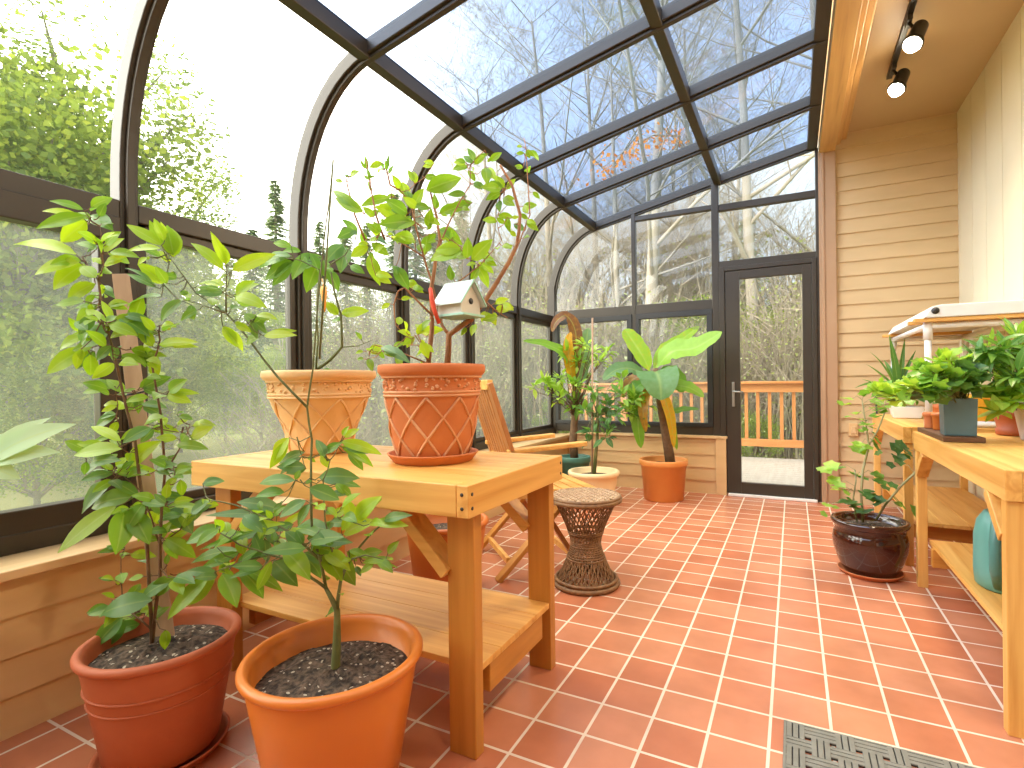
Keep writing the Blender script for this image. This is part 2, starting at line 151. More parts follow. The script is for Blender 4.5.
BANANA_F = [([(-1.795,4.414,0.920),(-1.801,4.412,1.147),(-1.829,4.342,1.281),(-1.976,4.214,1.379),(-2.128,4.083,1.404)],0.130,0.60),
  ([(-1.779,4.423,0.947),(-1.759,4.433,1.237),(-1.780,4.445,1.513),(-1.845,4.391,1.639),(-1.907,4.305,1.580),(-1.927,4.261,1.487)],0.120,1.00),
  ([(-1.779,4.422,0.919),(-1.754,4.491,1.147),(-1.720,4.564,1.380),(-1.709,4.592,1.540)],0.170,0.06),
  ([(-1.787,4.419,0.965),(-1.798,4.358,1.191),(-1.812,4.351,1.371),(-1.787,4.364,1.488)],0.100,0.88),
  ([(-1.795,4.414,0.920),(-1.892,4.255,0.986),(-1.958,4.167,1.058),(-2.008,4.086,1.024)],0.080,0.70)]
TRUNK_F = [(-1.810,4.406,0.310),(-1.799,4.412,0.510),(-1.781,4.421,0.737),(-1.787,4.419,0.947)]
TUFTS_F = [(-1.827,4.362,1.309,0.090,0.80,18),(-1.645,4.341,1.363,0.099,0.90,20),(-1.739,4.406,1.218,0.109,0.75,22),(-1.528,4.399,1.211,0.109,0.85,24),(-1.625,4.462,1.307,0.090,0.95,18),(-1.886,4.333,1.075,0.109,0.80,26),(-1.966,4.182,1.023,0.090,0.90,20),(-2.053,4.139,0.989,0.063,0.90,12),(-1.728,4.299,1.011,0.109,0.70,26),(-1.848,4.240,0.897,0.090,0.80,20),(-1.767,4.391,0.830,0.099,0.50,22),(-1.695,4.539,1.055,0.090,0.50,16),(-1.503,4.522,1.305,0.072,0.90,14),(-1.944,4.304,0.986,0.081,0.85,14)]
TRUNK_G = [(-1.472,4.106,0.330),(-1.462,4.111,0.554),(-1.453,4.116,0.761),(-1.458,4.114,1.010)]
STAKE_G = [(-1.512,4.119,0.325),(-1.496,4.130,1.570)]
TUFTS_G = [(-1.453,4.116,0.736,0.083,0.30,16),(-1.549,4.068,0.787,0.075,0.45,14),(-1.385,4.150,0.843,0.100,0.35,20),(-1.311,4.130,0.762,0.083,0.30,14),(-1.496,4.039,0.625,0.058,0.20,10),(-1.379,4.096,0.583,0.066,0.30,10),(-1.495,4.095,0.952,0.075,0.40,16),(-1.273,4.205,0.924,0.091,0.55,18),(-1.211,4.347,0.895,0.083,0.85,18),(-1.243,4.331,0.777,0.091,0.80,18),(-1.141,4.438,0.832,0.083,0.90,16),(-1.301,4.303,1.049,0.066,0.70,12),(-1.333,4.063,0.644,0.050,0.20,6),(-1.529,4.078,0.538,0.042,0.20,5),(-1.167,4.369,0.708,0.075,0.70,12)]
STEM_I1 = [(0.326,3.255,0.272),(0.318,3.251,0.416),(0.328,3.257,0.548),(0.362,3.307,0.677),(0.345,3.266,0.787),(0.328,3.257,0.920)]
STEM_I2 = [(0.388,3.286,0.282),(0.428,3.284,0.366),(0.499,3.286,0.471),(0.564,3.284,0.549),(0.601,3.303,0.600)]
STEM_I3 = [(0.362,3.307,0.677),(0.409,3.353,0.755),(0.439,3.368,0.836),(0.449,3.373,0.890)]
STEM_I4 = [(0.297,3.241,0.273),(0.279,3.232,0.390),(0.295,3.240,0.496),(0.290,3.238,0.549)]
LEAVES_I = [(0.278,3.208,0.927,0.069,0.90),(0.343,3.232,0.942,0.064,0.70),(0.394,3.287,0.909,0.074,0.75),(0.437,3.277,0.941,0.074,0.80),(0.367,3.253,0.878,0.069,0.60),(0.315,3.328,0.842,0.064,0.90),(0.405,3.239,0.859,0.064,0.70),(0.329,3.294,0.688,0.080,0.85),(0.390,3.350,0.711,0.064,0.50),(0.360,3.327,0.648,0.064,0.80),(0.213,3.245,0.559,0.090,0.90),(0.200,3.208,0.479,0.085,0.90),(0.205,3.145,0.453,0.064,0.95),(0.171,3.118,0.378,0.064,0.80),(0.308,3.336,0.508,0.085,0.70),(0.385,3.317,0.521,0.074,0.60),(0.433,3.283,0.477,0.074,0.40),(0.345,3.297,0.409,0.106,0.35),(0.283,3.179,0.385,0.117,0.30),(0.390,3.296,0.386,0.074,0.40),(0.515,3.292,0.669,0.085,0.10),(0.541,3.294,0.618,0.064,0.20),(0.515,3.326,0.576,0.064,0.15),(0.502,3.335,0.372,0.074,0.60),(0.254,3.198,0.437,0.064,0.60),(0.436,3.340,0.875,0.058,0.80),(0.461,3.235,0.901,0.064,0.80),(0.351,3.194,0.798,0.058,0.80),(0.318,3.180,0.767,0.053,0.70)]
TUFTS_BLUE = [(0.585,2.709,1.023,0.075,0.45,36),(0.510,2.673,1.045,0.067,0.70,30),(0.443,2.639,0.991,0.067,0.85,28),(0.397,2.728,0.960,0.054,0.95,22),(0.656,2.800,1.064,0.062,0.30,26),(0.580,2.763,1.099,0.058,0.90,24),(0.651,2.854,1.109,0.042,0.85,14),(0.659,2.746,1.001,0.050,0.20,20),(0.516,2.620,0.983,0.054,0.40,22),(0.495,2.777,1.067,0.050,0.75,16),(0.346,2.759,0.973,0.042,0.90,14),(0.678,2.756,1.055,0.042,0.10,14)]
TUFTS_R = [(0.762,2.886,1.128,0.069,0.55,24),(0.820,2.915,1.149,0.069,0.40,24),(0.877,2.944,1.122,0.073,0.50,26),(0.730,2.871,1.081,0.052,0.35,18),(0.800,2.905,1.054,0.060,0.40,22),(0.909,3.071,1.189,0.056,0.60,20),(0.819,2.803,1.028,0.052,0.45,18),(0.788,3.011,1.173,0.043,0.60,14),(0.935,2.972,1.096,0.073,0.45,20)]
TUFTS_RL = [(0.811,2.833,0.986,0.061,0.75,20),(0.774,2.814,0.945,0.057,0.80,18),(0.848,2.851,0.944,0.052,0.70,16),(0.811,2.810,0.916,0.044,0.85,12),(0.758,2.784,0.888,0.031,0.90,8)]
TUFTS_DISH = [(0.641,4.221,0.902,0.060,0.90,18),(0.702,4.251,0.914,0.054,0.80,14),(0.593,4.197,0.902,0.047,0.90,10),(0.672,4.236,0.968,0.054,0.75,12)]
BLADES = [([(0.666,4.456,0.987),(0.649,4.448,1.164),(0.613,4.431,1.342)],0.050,0.35),
 ([(0.679,4.463,0.987),(0.694,4.470,1.163),(0.714,4.481,1.319)],0.035,0.30),
 ([(0.653,4.450,0.966),(0.553,4.401,1.080),(0.458,4.298,1.137)],0.020,0.40),
 ([(0.653,4.450,0.952),(0.521,4.385,1.038),(0.383,4.205,0.971)],0.035,0.35),
 ([(0.660,4.453,0.966),(0.579,4.414,1.151),(0.491,4.370,1.223)],0.015,0.40),
 ([(0.673,4.460,0.980),(0.731,4.489,1.127),(0.783,4.515,1.233)],0.030,0.30),
 ([(0.653,4.450,0.952),(0.560,4.459,0.988),(0.444,4.402,1.032)],0.025,0.35),
 ([(0.660,4.453,0.966),(0.625,4.492,1.109),(0.595,4.533,1.169)],0.040,0.25)]
FIGLEAF = [(-1.979,0.583,0.816),(-1.988,0.635,0.819),(-1.939,0.692,0.859),(-1.846,0.761,0.929)]
import bpy, math, random
from mathutils import Vector, Matrix
R = random.Random(7)
S = bpy.context.scene
COL = S.collection
V3 = Vector
PI = math.pi
# ------------------------------------------------------------------ materials
def nt(name):
    m = bpy.data.materials.new(name); m.use_nodes = True
    t = m.node_tree; t.nodes.clear()
    out = t.nodes.new('ShaderNodeOutputMaterial')
    return m, t, out
def N(t, typ, **kw):
    n = t.nodes.new(typ)
    for k, v in kw.items():
        if k in n.inputs: n.inputs[k].default_value = v
        else: setattr(n, k, v)
    return n
def L(t, a, b): t.links.new(a, b)
def ramp(t, fac, stops):
    r = N(t, 'ShaderNodeValToRGB'); e = r.color_ramp.elements
    while len(e) < len(stops): e.new(.5)
    for i, (p, c) in enumerate(stops):
        e[i].position = p; e[i].color = (*c, 1) if len(c) == 3 else c
    L(t, fac, r.inputs[0]); return r.outputs[0]
def coords(t, stretch=(1, 1, 1), loc=(0, 0, 0)):
    c = N(t, 'ShaderNodeTexCoord'); mp = N(t, 'ShaderNodeMapping')
    mp.inputs['Scale'].default_value = stretch; mp.inputs['Location'].default_value = loc
    L(t, c.outputs['Object'], mp.inputs[0]); return mp.outputs[0]
def pm(name, c1, c2, scale=6, rough=.6, bump=.0, stretch=(1, 1, 1), detail=4, spread=.25, metal=0, coat=0, spec=.5, bscale=None):
    m, t, out = nt(name)
    b = N(t, 'ShaderNodeBsdfPrincipled', Roughness=rough, Metallic=metal)
    b.inputs['Coat Weight'].default_value = coat; b.inputs['Specular IOR Level'].default_value = spec
    b.inputs['Coat Roughness'].default_value = .08
    v = coords(t, stretch)
    n = N(t, 'ShaderNodeTexNoise', Scale=scale, Detail=detail); L(t, v, n.inputs['Vector'])
    L(t, ramp(t, n.outputs['Fac'], [(.5-spread, c1), (.5+spread, c2)]), b.inputs['Base Color'])
    if bump:
        n2 = N(t, 'ShaderNodeTexNoise', Scale=bscale or scale*4, Detail=3); L(t, v, n2.inputs['Vector'])
        bp = N(t, 'ShaderNodeBump', Strength=bump, Distance=.01); L(t, n2.outputs['Fac'], bp.inputs['Height'])
        L(t, bp.outputs[0], b.inputs['Normal'])
    L(t, b.outputs[0], out.inputs[0]); return m
def wood(name, c1, c2, axis, rough=.5):
    st = [26, 26, 26]; st['xyz'.index(axis)] = 1.3
    m, t, out = nt(name)
    b = N(t, 'ShaderNodeBsdfPrincipled', Roughness=rough)
    v = coords(t, tuple(st))
    n = N(t, 'ShaderNodeTexNoise', Scale=1.0, Detail=5, Distortion=.6); L(t, v, n.inputs['Vector'])
    big = N(t, 'ShaderNodeTexNoise', Scale=.16, Detail=2); L(t, v, big.inputs['Vector'])
    mx = N(t, 'ShaderNodeMath', operation='MULTIPLY_ADD'); L(t, big.outputs['Fac'], mx.inputs[0]); mx.inputs[1].default_value = .5
    L(t, n.outputs['Fac'], mx.inputs[2])
    d = tuple(x*.72 for x in c1)
    L(t, ramp(t, mx.outputs[0], [(.42, d), (.6, c1), (.95, c2)]), b.inputs['Base Color'])
    bp = N(t, 'ShaderNodeBump', Strength=.12, Distance=.004); L(t, n.outputs['Fac'], bp.inputs['Height']); L(t, bp.outputs[0], b.inputs['Normal'])
    L(t, b.outputs[0], out.inputs[0]); return m
def glass(name, tint, dirt, dirtcol=(.8, .85, .8)):
    m, t, out = nt(name)
    tr = N(t, 'ShaderNodeBsdfTransparent'); tr.inputs[0].default_value = (*tint, 1)
    gl = N(t, 'ShaderNodeBsdfGlossy', Roughness=.01); gl.inputs[0].default_value = (.9, .95, 1, 1)
    lw = N(t, 'ShaderNodeLayerWeight', Blend=.5); pw = N(t, 'ShaderNodeMath', operation='POWER'); L(t, lw.outputs['Facing'], pw.inputs[0]); pw.inputs[1].default_value = 5
    fr = N(t, 'ShaderNodeMath', operation='MULTIPLY_ADD'); L(t, pw.outputs[0], fr.inputs[0]); fr.inputs[1].default_value = .5; fr.inputs[2].default_value = .03
    df = N(t, 'ShaderNodeBsdfDiffuse'); df.inputs[0].default_value = (*dirtcol, 1)
    tl = N(t, 'ShaderNodeBsdfTranslucent'); tl.inputs[0].default_value = (*dirtcol, 1)
    dm = N(t, 'ShaderNodeMixShader', Fac=.6); L(t, df.outputs[0], dm.inputs[1]); L(t, tl.outputs[0], dm.inputs[2])
    n = N(t, 'ShaderNodeTexNoise', Scale=2.2, Detail=5); L(t, coords(t), n.inputs['Vector'])
    mr = N(t, 'ShaderNodeMapRange'); L(t, n.outputs['Fac'], mr.inputs[0])
    mr.inputs[1].default_value = .3; mr.inputs[2].default_value = .75; mr.inputs[3].default_value = dirt*.7; mr.inputs[4].default_value = dirt*1.3
    m1 = N(t, 'ShaderNodeMixShader'); L(t, mr.outputs[0], m1.inputs[0]); L(t, tr.outputs[0], m1.inputs[1]); L(t, dm.outputs[0], m1.inputs[2])
    m2 = N(t, 'ShaderNodeMixShader'); L(t, fr.outputs[0], m2.inputs[0]); L(t, m1.outputs[0], m2.inputs[1]); L(t, gl.outputs[0], m2.inputs[2])
    L(t, m2.outputs[0], out.inputs[0]); return m
def leafmat(name, stops, rough=.35, trans=.45, vein=True):
    m, t, out = nt(name)
    b = N(t, 'ShaderNodeBsdfPrincipled', Roughness=rough)
    tl = N(t, 'ShaderNodeBsdfTranslucent')
    a = N(t, 'ShaderNodeAttribute', attribute_name='tint')
    n = N(t, 'ShaderNodeTexNoise', Scale=30, Detail=2); L(t, coords(t), n.inputs['Vector'])
    ad = N(t, 'ShaderNodeMath', operation='MULTIPLY_ADD'); L(t, n.outputs['Fac'], ad.inputs[0]); ad.inputs[1].default_value = .14; L(t, a.outputs['Fac'], ad.inputs[2])
    sb = N(t, 'ShaderNodeMath', operation='SUBTRACT'); L(t, ad.outputs[0], sb.inputs[0]); sb.inputs[1].default_value = .07
    c = ramp(t, sb.outputs[0], stops)
    if vein:
        a2 = N(t, 'ShaderNodeAttribute', attribute_name='rib')
        cr = ramp(t, a2.outputs['Fac'], [(.86, (0, 0, 0)), (1., (.34, .34, .34))])
        mx = N(t, 'ShaderNodeMixRGB'); L(t, cr, mx.inputs[0]); L(t, c, mx.inputs[1]); mx.inputs[2].default_value = (.42, .55, .18, 1)
        c = mx.outputs[0]
    L(t, c, b.inputs['Base Color'])
    g = N(t, 'ShaderNodeMixRGB', blend_type='MULTIPLY'); g.inputs[0].default_value = 1; L(t, c, g.inputs[1]); g.inputs[2].default_value = (1.7, 1.55, .7, 1)
    L(t, g.outputs[0], tl.inputs[0])
    mx = N(t, 'ShaderNodeMixShader', Fac=trans); L(t, b.outputs[0], mx.inputs[1]); L(t, tl.outputs[0], mx.inputs[2])
    L(t, mx.outputs[0], out.inputs[0]); return m
def emit(name, col, st):
    m, t, out = nt(name); e = N(t, 'ShaderNodeEmission', Strength=st); e.inputs[0].default_value = (*col, 1)
    L(t, e.outputs[0], out.inputs[0]); return m
# ------------------------------------------------------------------ mesh builder
class MB:
    def __init__(s): s.v = []; s.f = []; s.sm = []; s.t = []; s.r = []; s.mi = []; s.cur = 0
    def _add(s, vs, fs, smooth=False, t=0., r=None):
        o = len(s.v); s.v += [tuple(p) for p in vs]; s.t += [t]*len(vs); s.r += (r if r else [0.]*len(vs))
        for f in fs: s.f.append(tuple(i+o for i in f)); s.sm.append(smooth); s.mi.append(s.cur)
        return s
    def box(s, x0, x1, y0, y1, z0, z1):
        vs = [(x, y, z) for z in (z0, z1) for y in (y0, y1) for x in (x0, x1)]
        return s._add(vs, [(0, 2, 3, 1), (4, 5, 7, 6), (0, 1, 5, 4), (1, 3, 7, 5), (3, 2, 6, 7), (2, 0, 4, 6)])
    def beam(s, a, b, w, h, up=(0, 0, 1)):
        a = V3(a); b = V3(b); d = (b-a).normalized(); up = V3(up); sd = d.cross(up)
        if sd.length < 1e-4: sd = d.cross(V3((1, 0, 0)))
        sd.normalize(); u = sd.cross(d)
        vs = []
        for p in (a, b):
            for i, j in ((-1, -1), (1, -1), (1, 1), (-1, 1)): vs.append(p+sd*(i*w/2)+u*(j*h/2))
        return s._add(vs, [(3, 2, 1, 0), (4, 5, 6, 7), (0, 1, 5, 4), (1, 2, 6, 5), (2, 3, 7, 6), (3, 0, 4, 7)])
    def prism(s, poly, vec, smooth=False):
        n = len(poly); vec = V3(vec); vs = [V3(p) for p in poly]+[V3(p)+vec for p in poly]
        return s._add(vs, [tuple(range(n-1, -1, -1)), tuple(range(n, 2*n))]+[(i, (i+1) % n, n+(i+1) % n, n+i) for i in range(n)], smooth)
    def tube(s, pts, rad, n=6, cap=True, t=0.):
        pts = [V3(p) for p in pts]; k = len(pts)
        if not isinstance(rad, (list, tuple)): rad = [rad]*k
        vs = []; prev = None
        for i, p in enumerate(pts):
            d = (pts[min(i+1, k-1)]-pts[max(i-1, 0)])
            d = d.normalized() if d.length > 1e-9 else V3((0, 0, 1))
            if prev is None:
                a = d.cross(V3((0, 0, 1)) if abs(d.z) < .9 else V3((1, 0, 0))).normalized()
            else:
                a = prev-d*prev.dot(d); a = a.normalized() if a.length > 1e-6 else d.orthogonal().normalized()
            prev = a; b = d.cross(a)
            for j in range(n):
                q = 2*PI*j/n; vs.append(p+(a*math.cos(q)+b*math.sin(q))*rad[i])
        fs = [(i*n+j, i*n+(j+1) % n, (i+1)*n+(j+1) % n, (i+1)*n+j) for i in range(k-1) for j in range(n)]
        if cap: fs += [tuple(range(n-1, -1, -1)), tuple(range((k-1)*n, k*n))]
        return s._add(vs, fs, True, t)
    def lathe(s, prof, c=(0, 0, 0), n=48, smooth=True, fx=1., fy=1.):
        c = V3(c); k = len(prof); vs = []
        for r, z in prof:
            for j in range(n): vs.append((c.x+fx*r*math.cos(2*PI*j/n), c.y+fy*r*math.sin(2*PI*j/n), c.z+z))
        fs = [(i*n+j, i*n+(j+1) % n, (i+1)*n+(j+1) % n, (i+1)*n+j) for i in range(k-1) for j in range(n)]
        return s._add(vs, fs, smooth)
    def torus(s, c, r, q, n=40, m=8):
        return s.tube([(c[0]+r*math.cos(2*PI*i/n), c[1]+r*math.sin(2*PI*i/n), c[2]) for i in range(n+1)], q, m, False)
    def sphere(s, c, r, n=10, sq=(1, 1, 1)):
        c = V3(c); vs = []; fs = []; m = n//2+1
        for i in range(m+1):
            th = PI*i/m
            for j in range(n): vs.append((c.x+sq[0]*r*math.sin(th)*math.cos(2*PI*j/n), c.y+sq[1]*r*math.sin(th)*math.sin(2*PI*j/n), c.z+sq[2]*r*math.cos(th)))
        for i in range(m):
            for j in range(n): fs.append((i*n+j, (i+1)*n+j, (i+1)*n+(j+1) % n, i*n+(j+1) % n))
        return s._add(vs, fs, True)
    def strip(s, path, widths, nrm, t=.5, fold=.18, wave=0., lobes=0, k=2):
        """a leaf blade swept along a path: 2k+1 columns, folded at the midrib"""
        path = [V3(p) for p in path]; m = len(path); vs = []; rib = []
        for i, p in enumerate(path):
            d = (path[min(i+1, m-1)]-path[max(i-1, 0)]).normalized()
            nn = V3(nrm); nn = nn-d*nn.dot(d)
            if nn.length < 1e-3: nn = d.orthogonal()
            nn.normalize(); sd = d.cross(nn); w = widths[i]/2
            for j in range(-k, k+1):
                q = j/k
                off = abs(q)*w*fold*2*(1-.35*abs(q))+wave*w*math.sin(i*1.9+j*1.3)*abs(q)
                vs.append(p+sd*(q*w)+nn*off); rib.append(1-abs(q))
        c = 2*k+1
        return s._add(vs, [(i*c+j, i*c+j+1, (i+1)*c+j+1, (i+1)*c+j) for i in range(m-1) for j in range(c-1)], True, t, rib)
    def leaf(s, a, b, w, nrm, t=.5, bend=.12, m=7, sharp=1., fold=.18, wave=0.):
        a = V3(a); b = V3(b); d = b-a; l = d.length; nn = V3(nrm); dd = d.normalized(); nn = (nn-dd*nn.dot(dd))
        if nn.length < 1e-3: nn = dd.orthogonal()
        nn.normalize(); path = []; ws = []
        for i in range(m):
            u = i/(m-1); path.append(a+d*u+nn*(l*bend*4*u*(1-u)))
            ws.append(w*max(.03, math.sin(PI*min(1, u**.85))**(.8)*(1-.25*u**3*sharp)))
        return s.strip(path, ws, nn, t, fold, wave)
    def build(s, name, mat, parent=None, bevel=0., sub=0):
        me = bpy.data.meshes.new(name); org = ORG.get(parent.name, V3((0, 0, 0))) if parent else V3((0, 0, 0))
        me.from_pydata([(x-org.x, y-org.y, z-org.z) for x, y, z in s.v], [], s.f)
        me.polygons.foreach_set('use_smooth', s.sm)
        ms = mat if isinstance(mat, (list, tuple)) else [mat]
        for q in ms: me.materials.append(q)
        if len(ms) > 1: me.polygons.foreach_set('material_index', s.mi)
        if any(s.t):
            at = me.attributes.new('tint', 'FLOAT', 'POINT'); at.data.foreach_set('value', s.t)
            at = me.attributes.new('rib', 'FLOAT', 'POINT'); at.data.foreach_set('value', s.r)
        me.update(); me.validate()
        o = bpy.data.objects.new(name, me); COL.objects.link(o)
        if parent: o.parent = parent; ORG[o.name] = org
        if bevel:
            b = o.modifiers.new('bevel', 'BEVEL'); b.width = bevel; b.segments = 2; b.limit_method = 'ANGLE'; b.angle_limit = .7
        if sub:
            b = o.modifiers.new('sub', 'SUBSURF'); b.levels = sub; b.render_levels = sub
        return o
ORG = {}
def tag(o, label=None, cat=None, group=None, kind=None):
    if label: o['label'] = label
    if cat: o['category'] = cat
    if group: o['group'] = group
    if kind: o['kind'] = kind
    return o
def thing(name, loc, label, cat, group=None):
    o = bpy.data.objects.new(name, None); COL.objects.link(o); o.location = loc; o.empty_display_size = .1
    ORG[o.name] = V3(loc); return tag(o, label, cat, group)
def struct(name, mb, mat, bevel=0.):
    return tag(mb.build(name, mat, None, bevel), kind='structure')
def copy_tree(o, parent=None):
    c = o.copy(); COL.objects.link(c)
    if parent: c.parent = parent
    for ch in list(o.children): copy_tree(ch, c)
    return c
# ------------------------------------------------------------------ palette
M = {}
M['frame'] = pm('bronze_aluminium', (.034, .026, .017), (.044, .034, .023), 3, .4, .0, spec=.4)
M['dark'] = pm('black_gasket', (.012, .012, .013), (.02, .02, .02), 3, .5)
M['siding'] = pm('beige_siding_paint', (.58, .375, .165), (.66, .44, .21), 2.5, .55, .04, (1, 1, 4))
M['siding_end'] = pm('tan_siding_paint', (.53, .375, .19), (.60, .43, .225), 2.5, .55, .04, (1, 1, 4))
M['sill'] = wood('sill_board', (.60, .40, .19), (.68, .47, .25), 'y', .45)
M['trimtan'] = pm('tan_trim_paint', (.36, .215, .115), (.41, .25, .14), 3, .5, .03)
M['panel'] = pm('cream_panel_paint', (.68, .60, .42), (.74, .66, .47), 1.5, .6, .03)
M['ceil'] = pm('ceiling_paint', (.44, .30, .14), (.50, .35, .17), 1.2, .5, .03)
M['beam'] = wood('beam_wood', (.52, .29, .09), (.62, .37, .13), 'y', .4)
for a in 'xyz':
    M['pine'+a] = wood('pine_'+a, (.60, .285, .058), (.77, .445, .125), a, .42)
    M['pined'+a] = wood('pine_aged_'+a, (.42, .165, .022), (.54, .235, .04), a, .42)  # deeper pine tone for table and chair legs and shelf rails
    M['cedar'+a] = wood('cedar_'+a, (.50, .19, .05), (.62, .28, .09), a, .45)
    M['teak'+a] = wood('teak_'+a, (.36, .125, .03), (.50, .20, .055), a, .4)
M['terra'] = pm('terracotta', (.46, .12, .03), (.60, .20, .065), 5, .75, .15, detail=6, bscale=60)
M['terrared'] = pm('terracotta_red', (.36, .078, .024), (.46, .12, .042), 4, .6, .1, detail=6, bscale=50)
M['terrapale'] = pm('terracotta_bleached', (.68, .40, .18), (.80, .55, .30), 5, .8, .15, detail=6, bscale=60)
M['salt'] = pm('lime_bloomed_terracotta', (.52, .19, .07), (.68, .38, .21), 9, .85, .1)
M['plastic'] = pm('orange_plastic', (.54, .15, .018), (.60, .18, .026), 3, .38, .02)
M['plasticdk'] = pm('orange_plastic_dark', (.48, .12, .016), (.54, .14, .02), 3, .4, .02)
M['plasticlt'] = pm('lightened_orange_plastic', (.62, .22, .045), (.68, .26, .06), 3, .45, .02)  # orange lightened to offset the shade on the pot beside the door
M['soil'] = None
M['bark'] = pm('bark_brown', (.10, .055, .025), (.20, .12, .06), 30, .8, .3)
M['stem'] = pm('green_stem', (.09, .11, .03), (.15, .16, .05), 20, .6, .1)
M['stemred'] = pm('red_brown_stem', (.22, .085, .03), (.36, .16, .06), 25, .7, .2)
M['stempale'] = pm('pale_green_stem', (.24, .25, .10), (.36, .33, .17), 20, .6, .1)
M['stake'] = wood('grey_stake_wood', (.36, .225, .14), (.46, .31, .20), 'z', .7)
M['leaf'] = leafmat('citrus_leaf', [(0, (.13, .26, .10)), (.3, (.12, .27, .035)), (.7, (.23, .40, .02)), (1, (.38, .56, .03))])
M['leaf2'] = leafmat('houseplant_leaf', [(0, (.06, .15, .06)), (.35, (.10, .25, .05)), (.7, (.22, .42, .05)), (1, (.42, .60, .09))], .4, .4)
M['banana'] = leafmat('banana_leaf', [(0, (.20, .34, .20)), (.2, (.10, .24, .06)), (.5, (.14, .32, .03)), (.75, (.27, .48, .04)), (.87, (.62, .34, .015)), (1, (.17, .075, .03))], .45, .4)
M['white'] = pm('white_plastic', (.72, .70, .65), (.78, .76, .71), 3, .35)
M['metal'] = pm('brushed_metal', (.35, .34, .32), (.42, .41, .39), 8, .35, metal=.9)
M['blackmetal'] = pm('black_metal', (.018, .016, .015), (.026, .023, .02), 4, .4)
M['bluepot'] = pm('slate_blue_glaze', (.055, .115, .14), (.08, .15, .17), 6, .35, .03)
M['brownglaze'] = pm('dark_brown_glaze', (.028, .006, .004), (.055, .012, .006), 5, .1, .02, coat=.6)
M['teal'] = pm('teal_plastic', (.085, .26, .22), (.11, .31, .26), 3, .4)
M['tealdk'] = pm('teal_plastic_dark', (.05, .17, .15), (.07, .21, .18), 3, .4)
M['greenpot'] = pm('green_plastic', (.05, .16, .12), (.07, .20, .15), 3, .45)
M['creampot'] = pm('cream_clay', (.72, .52, .27), (.80, .62, .36), 5, .6, .05)
M['yellowpot'] = pm('yellow_glaze', (.68, .34, .02), (.75, .40, .035), 4, .35)
M['lilac'] = pm('pale_lilac_plastic', (.56, .48, .50), (.62, .55, .57), 4, .4)
M['wicker'] = pm('brown_wicker', (.13, .058, .02), (.28, .145, .055), 40, .55, .2)
M['wickerlt'] = pm('pale_wicker', (.32, .19, .10), (.52, .36, .21), 40, .55, .2)  # paler wicker tone for the woven seat
M['rubber'] = pm('grey_rubber', (.15, .145, .115), (.20, .195, .16), 30, .6, .1)
M['rubberdk'] = pm('black_rubber', (.012, .012, .011), (.02, .02, .018), 30, .7)
M['tray'] = pm('dark_wood_tray', (.085, .035, .014), (.13, .055, .022), 8, .55, .1, (1, 8, 8))
M['birdroof'] = pm('pale_blue_paint', (.55, .68, .68), (.62, .74, .73), 9, .6, .05)
M['birdwall'] = pm('grey_white_paint', (.50, .47, .41), (.58, .54, .47), 9, .65, .05)
M['birdtrim'] = pm('seafoam_paint', (.27, .50, .40), (.34, .56, .46), 9, .6, .05)
M['ribbon'] = pm('red_ribbon', (.62, .05, .02), (.70, .08, .03), 9, .6)
M['tagor'] = pm('orange_tag', (.80, .34, .05), (.85, .42, .10), 9, .5)
M['lamp'] = emit('lamp_glow', (1, .86, .62), 30)
M['cable'] = pm('black_cable', (.015, .012, .02), (.02, .018, .03), 5, .5)
M['g_low'] = glass('window_glass_hazy', (.76, .79, .74), .14, (.68, .74, .72))
M['g_side'] = glass('window_glass_clear', (.93, .96, .95), .02)
M['g_roof'] = glass('roof_glass_tinted', (.46, .575, .80), .012, (.6, .7, .9))
M['g_door'] = glass('door_glass', (.9, .92, .9), .02)
def soilmat():
    m, t, out = nt('potting_soil')
    b = N(t, 'ShaderNodeBsdfPrincipled', Roughness=.95); v = coords(t)
    n = N(t, 'ShaderNodeTexNoise', Scale=60, Detail=6); L(t, v, n.inputs['Vector'])
    base = ramp(t, n.outputs['Fac'], [(.38, (.022, .014, .009)), (.68, (.15, .10, .066))])
    vo = N(t, 'ShaderNodeTexVoronoi', Scale=95); L(t, v, vo.inputs['Vector'])
    sel = N(t, 'ShaderNodeSeparateColor'); L(t, vo.outputs['Color'], sel.inputs[0])
    g = N(t, 'ShaderNodeMath', operation='GREATER_THAN'); L(t, sel.outputs[0], g.inputs[0]); g.inputs[1].default_value = .86
    ls = N(t, 'ShaderNodeMath', operation='LESS_THAN'); L(t, vo.outputs['Distance'], ls.inputs[0]); ls.inputs[1].default_value = .42
    an = N(t, 'ShaderNodeMath', operation='MULTIPLY'); L(t, g.outputs[0], an.inputs[0]); L(t, ls.outputs[0], an.inputs[1])
    mx = N(t, 'ShaderNodeMixRGB'); L(t, an.outputs[0], mx.inputs[0]); L(t, base, mx.inputs[1]); mx.inputs[2].default_value = (.42, .36, .27, 1)
    L(t, mx.outputs[0], b.inputs['Base Color'])
    bp = N(t, 'ShaderNodeBump', Strength=1, Distance=.012); L(t, n.outputs['Fac'], bp.inputs['Height']); L(t, bp.outputs[0], b.inputs['Normal'])
    L(t, b.outputs[0], out.inputs[0]); return m
M['soil'] = soilmat()
TILE = .16213; TX = -.0717; TY = 2.5637
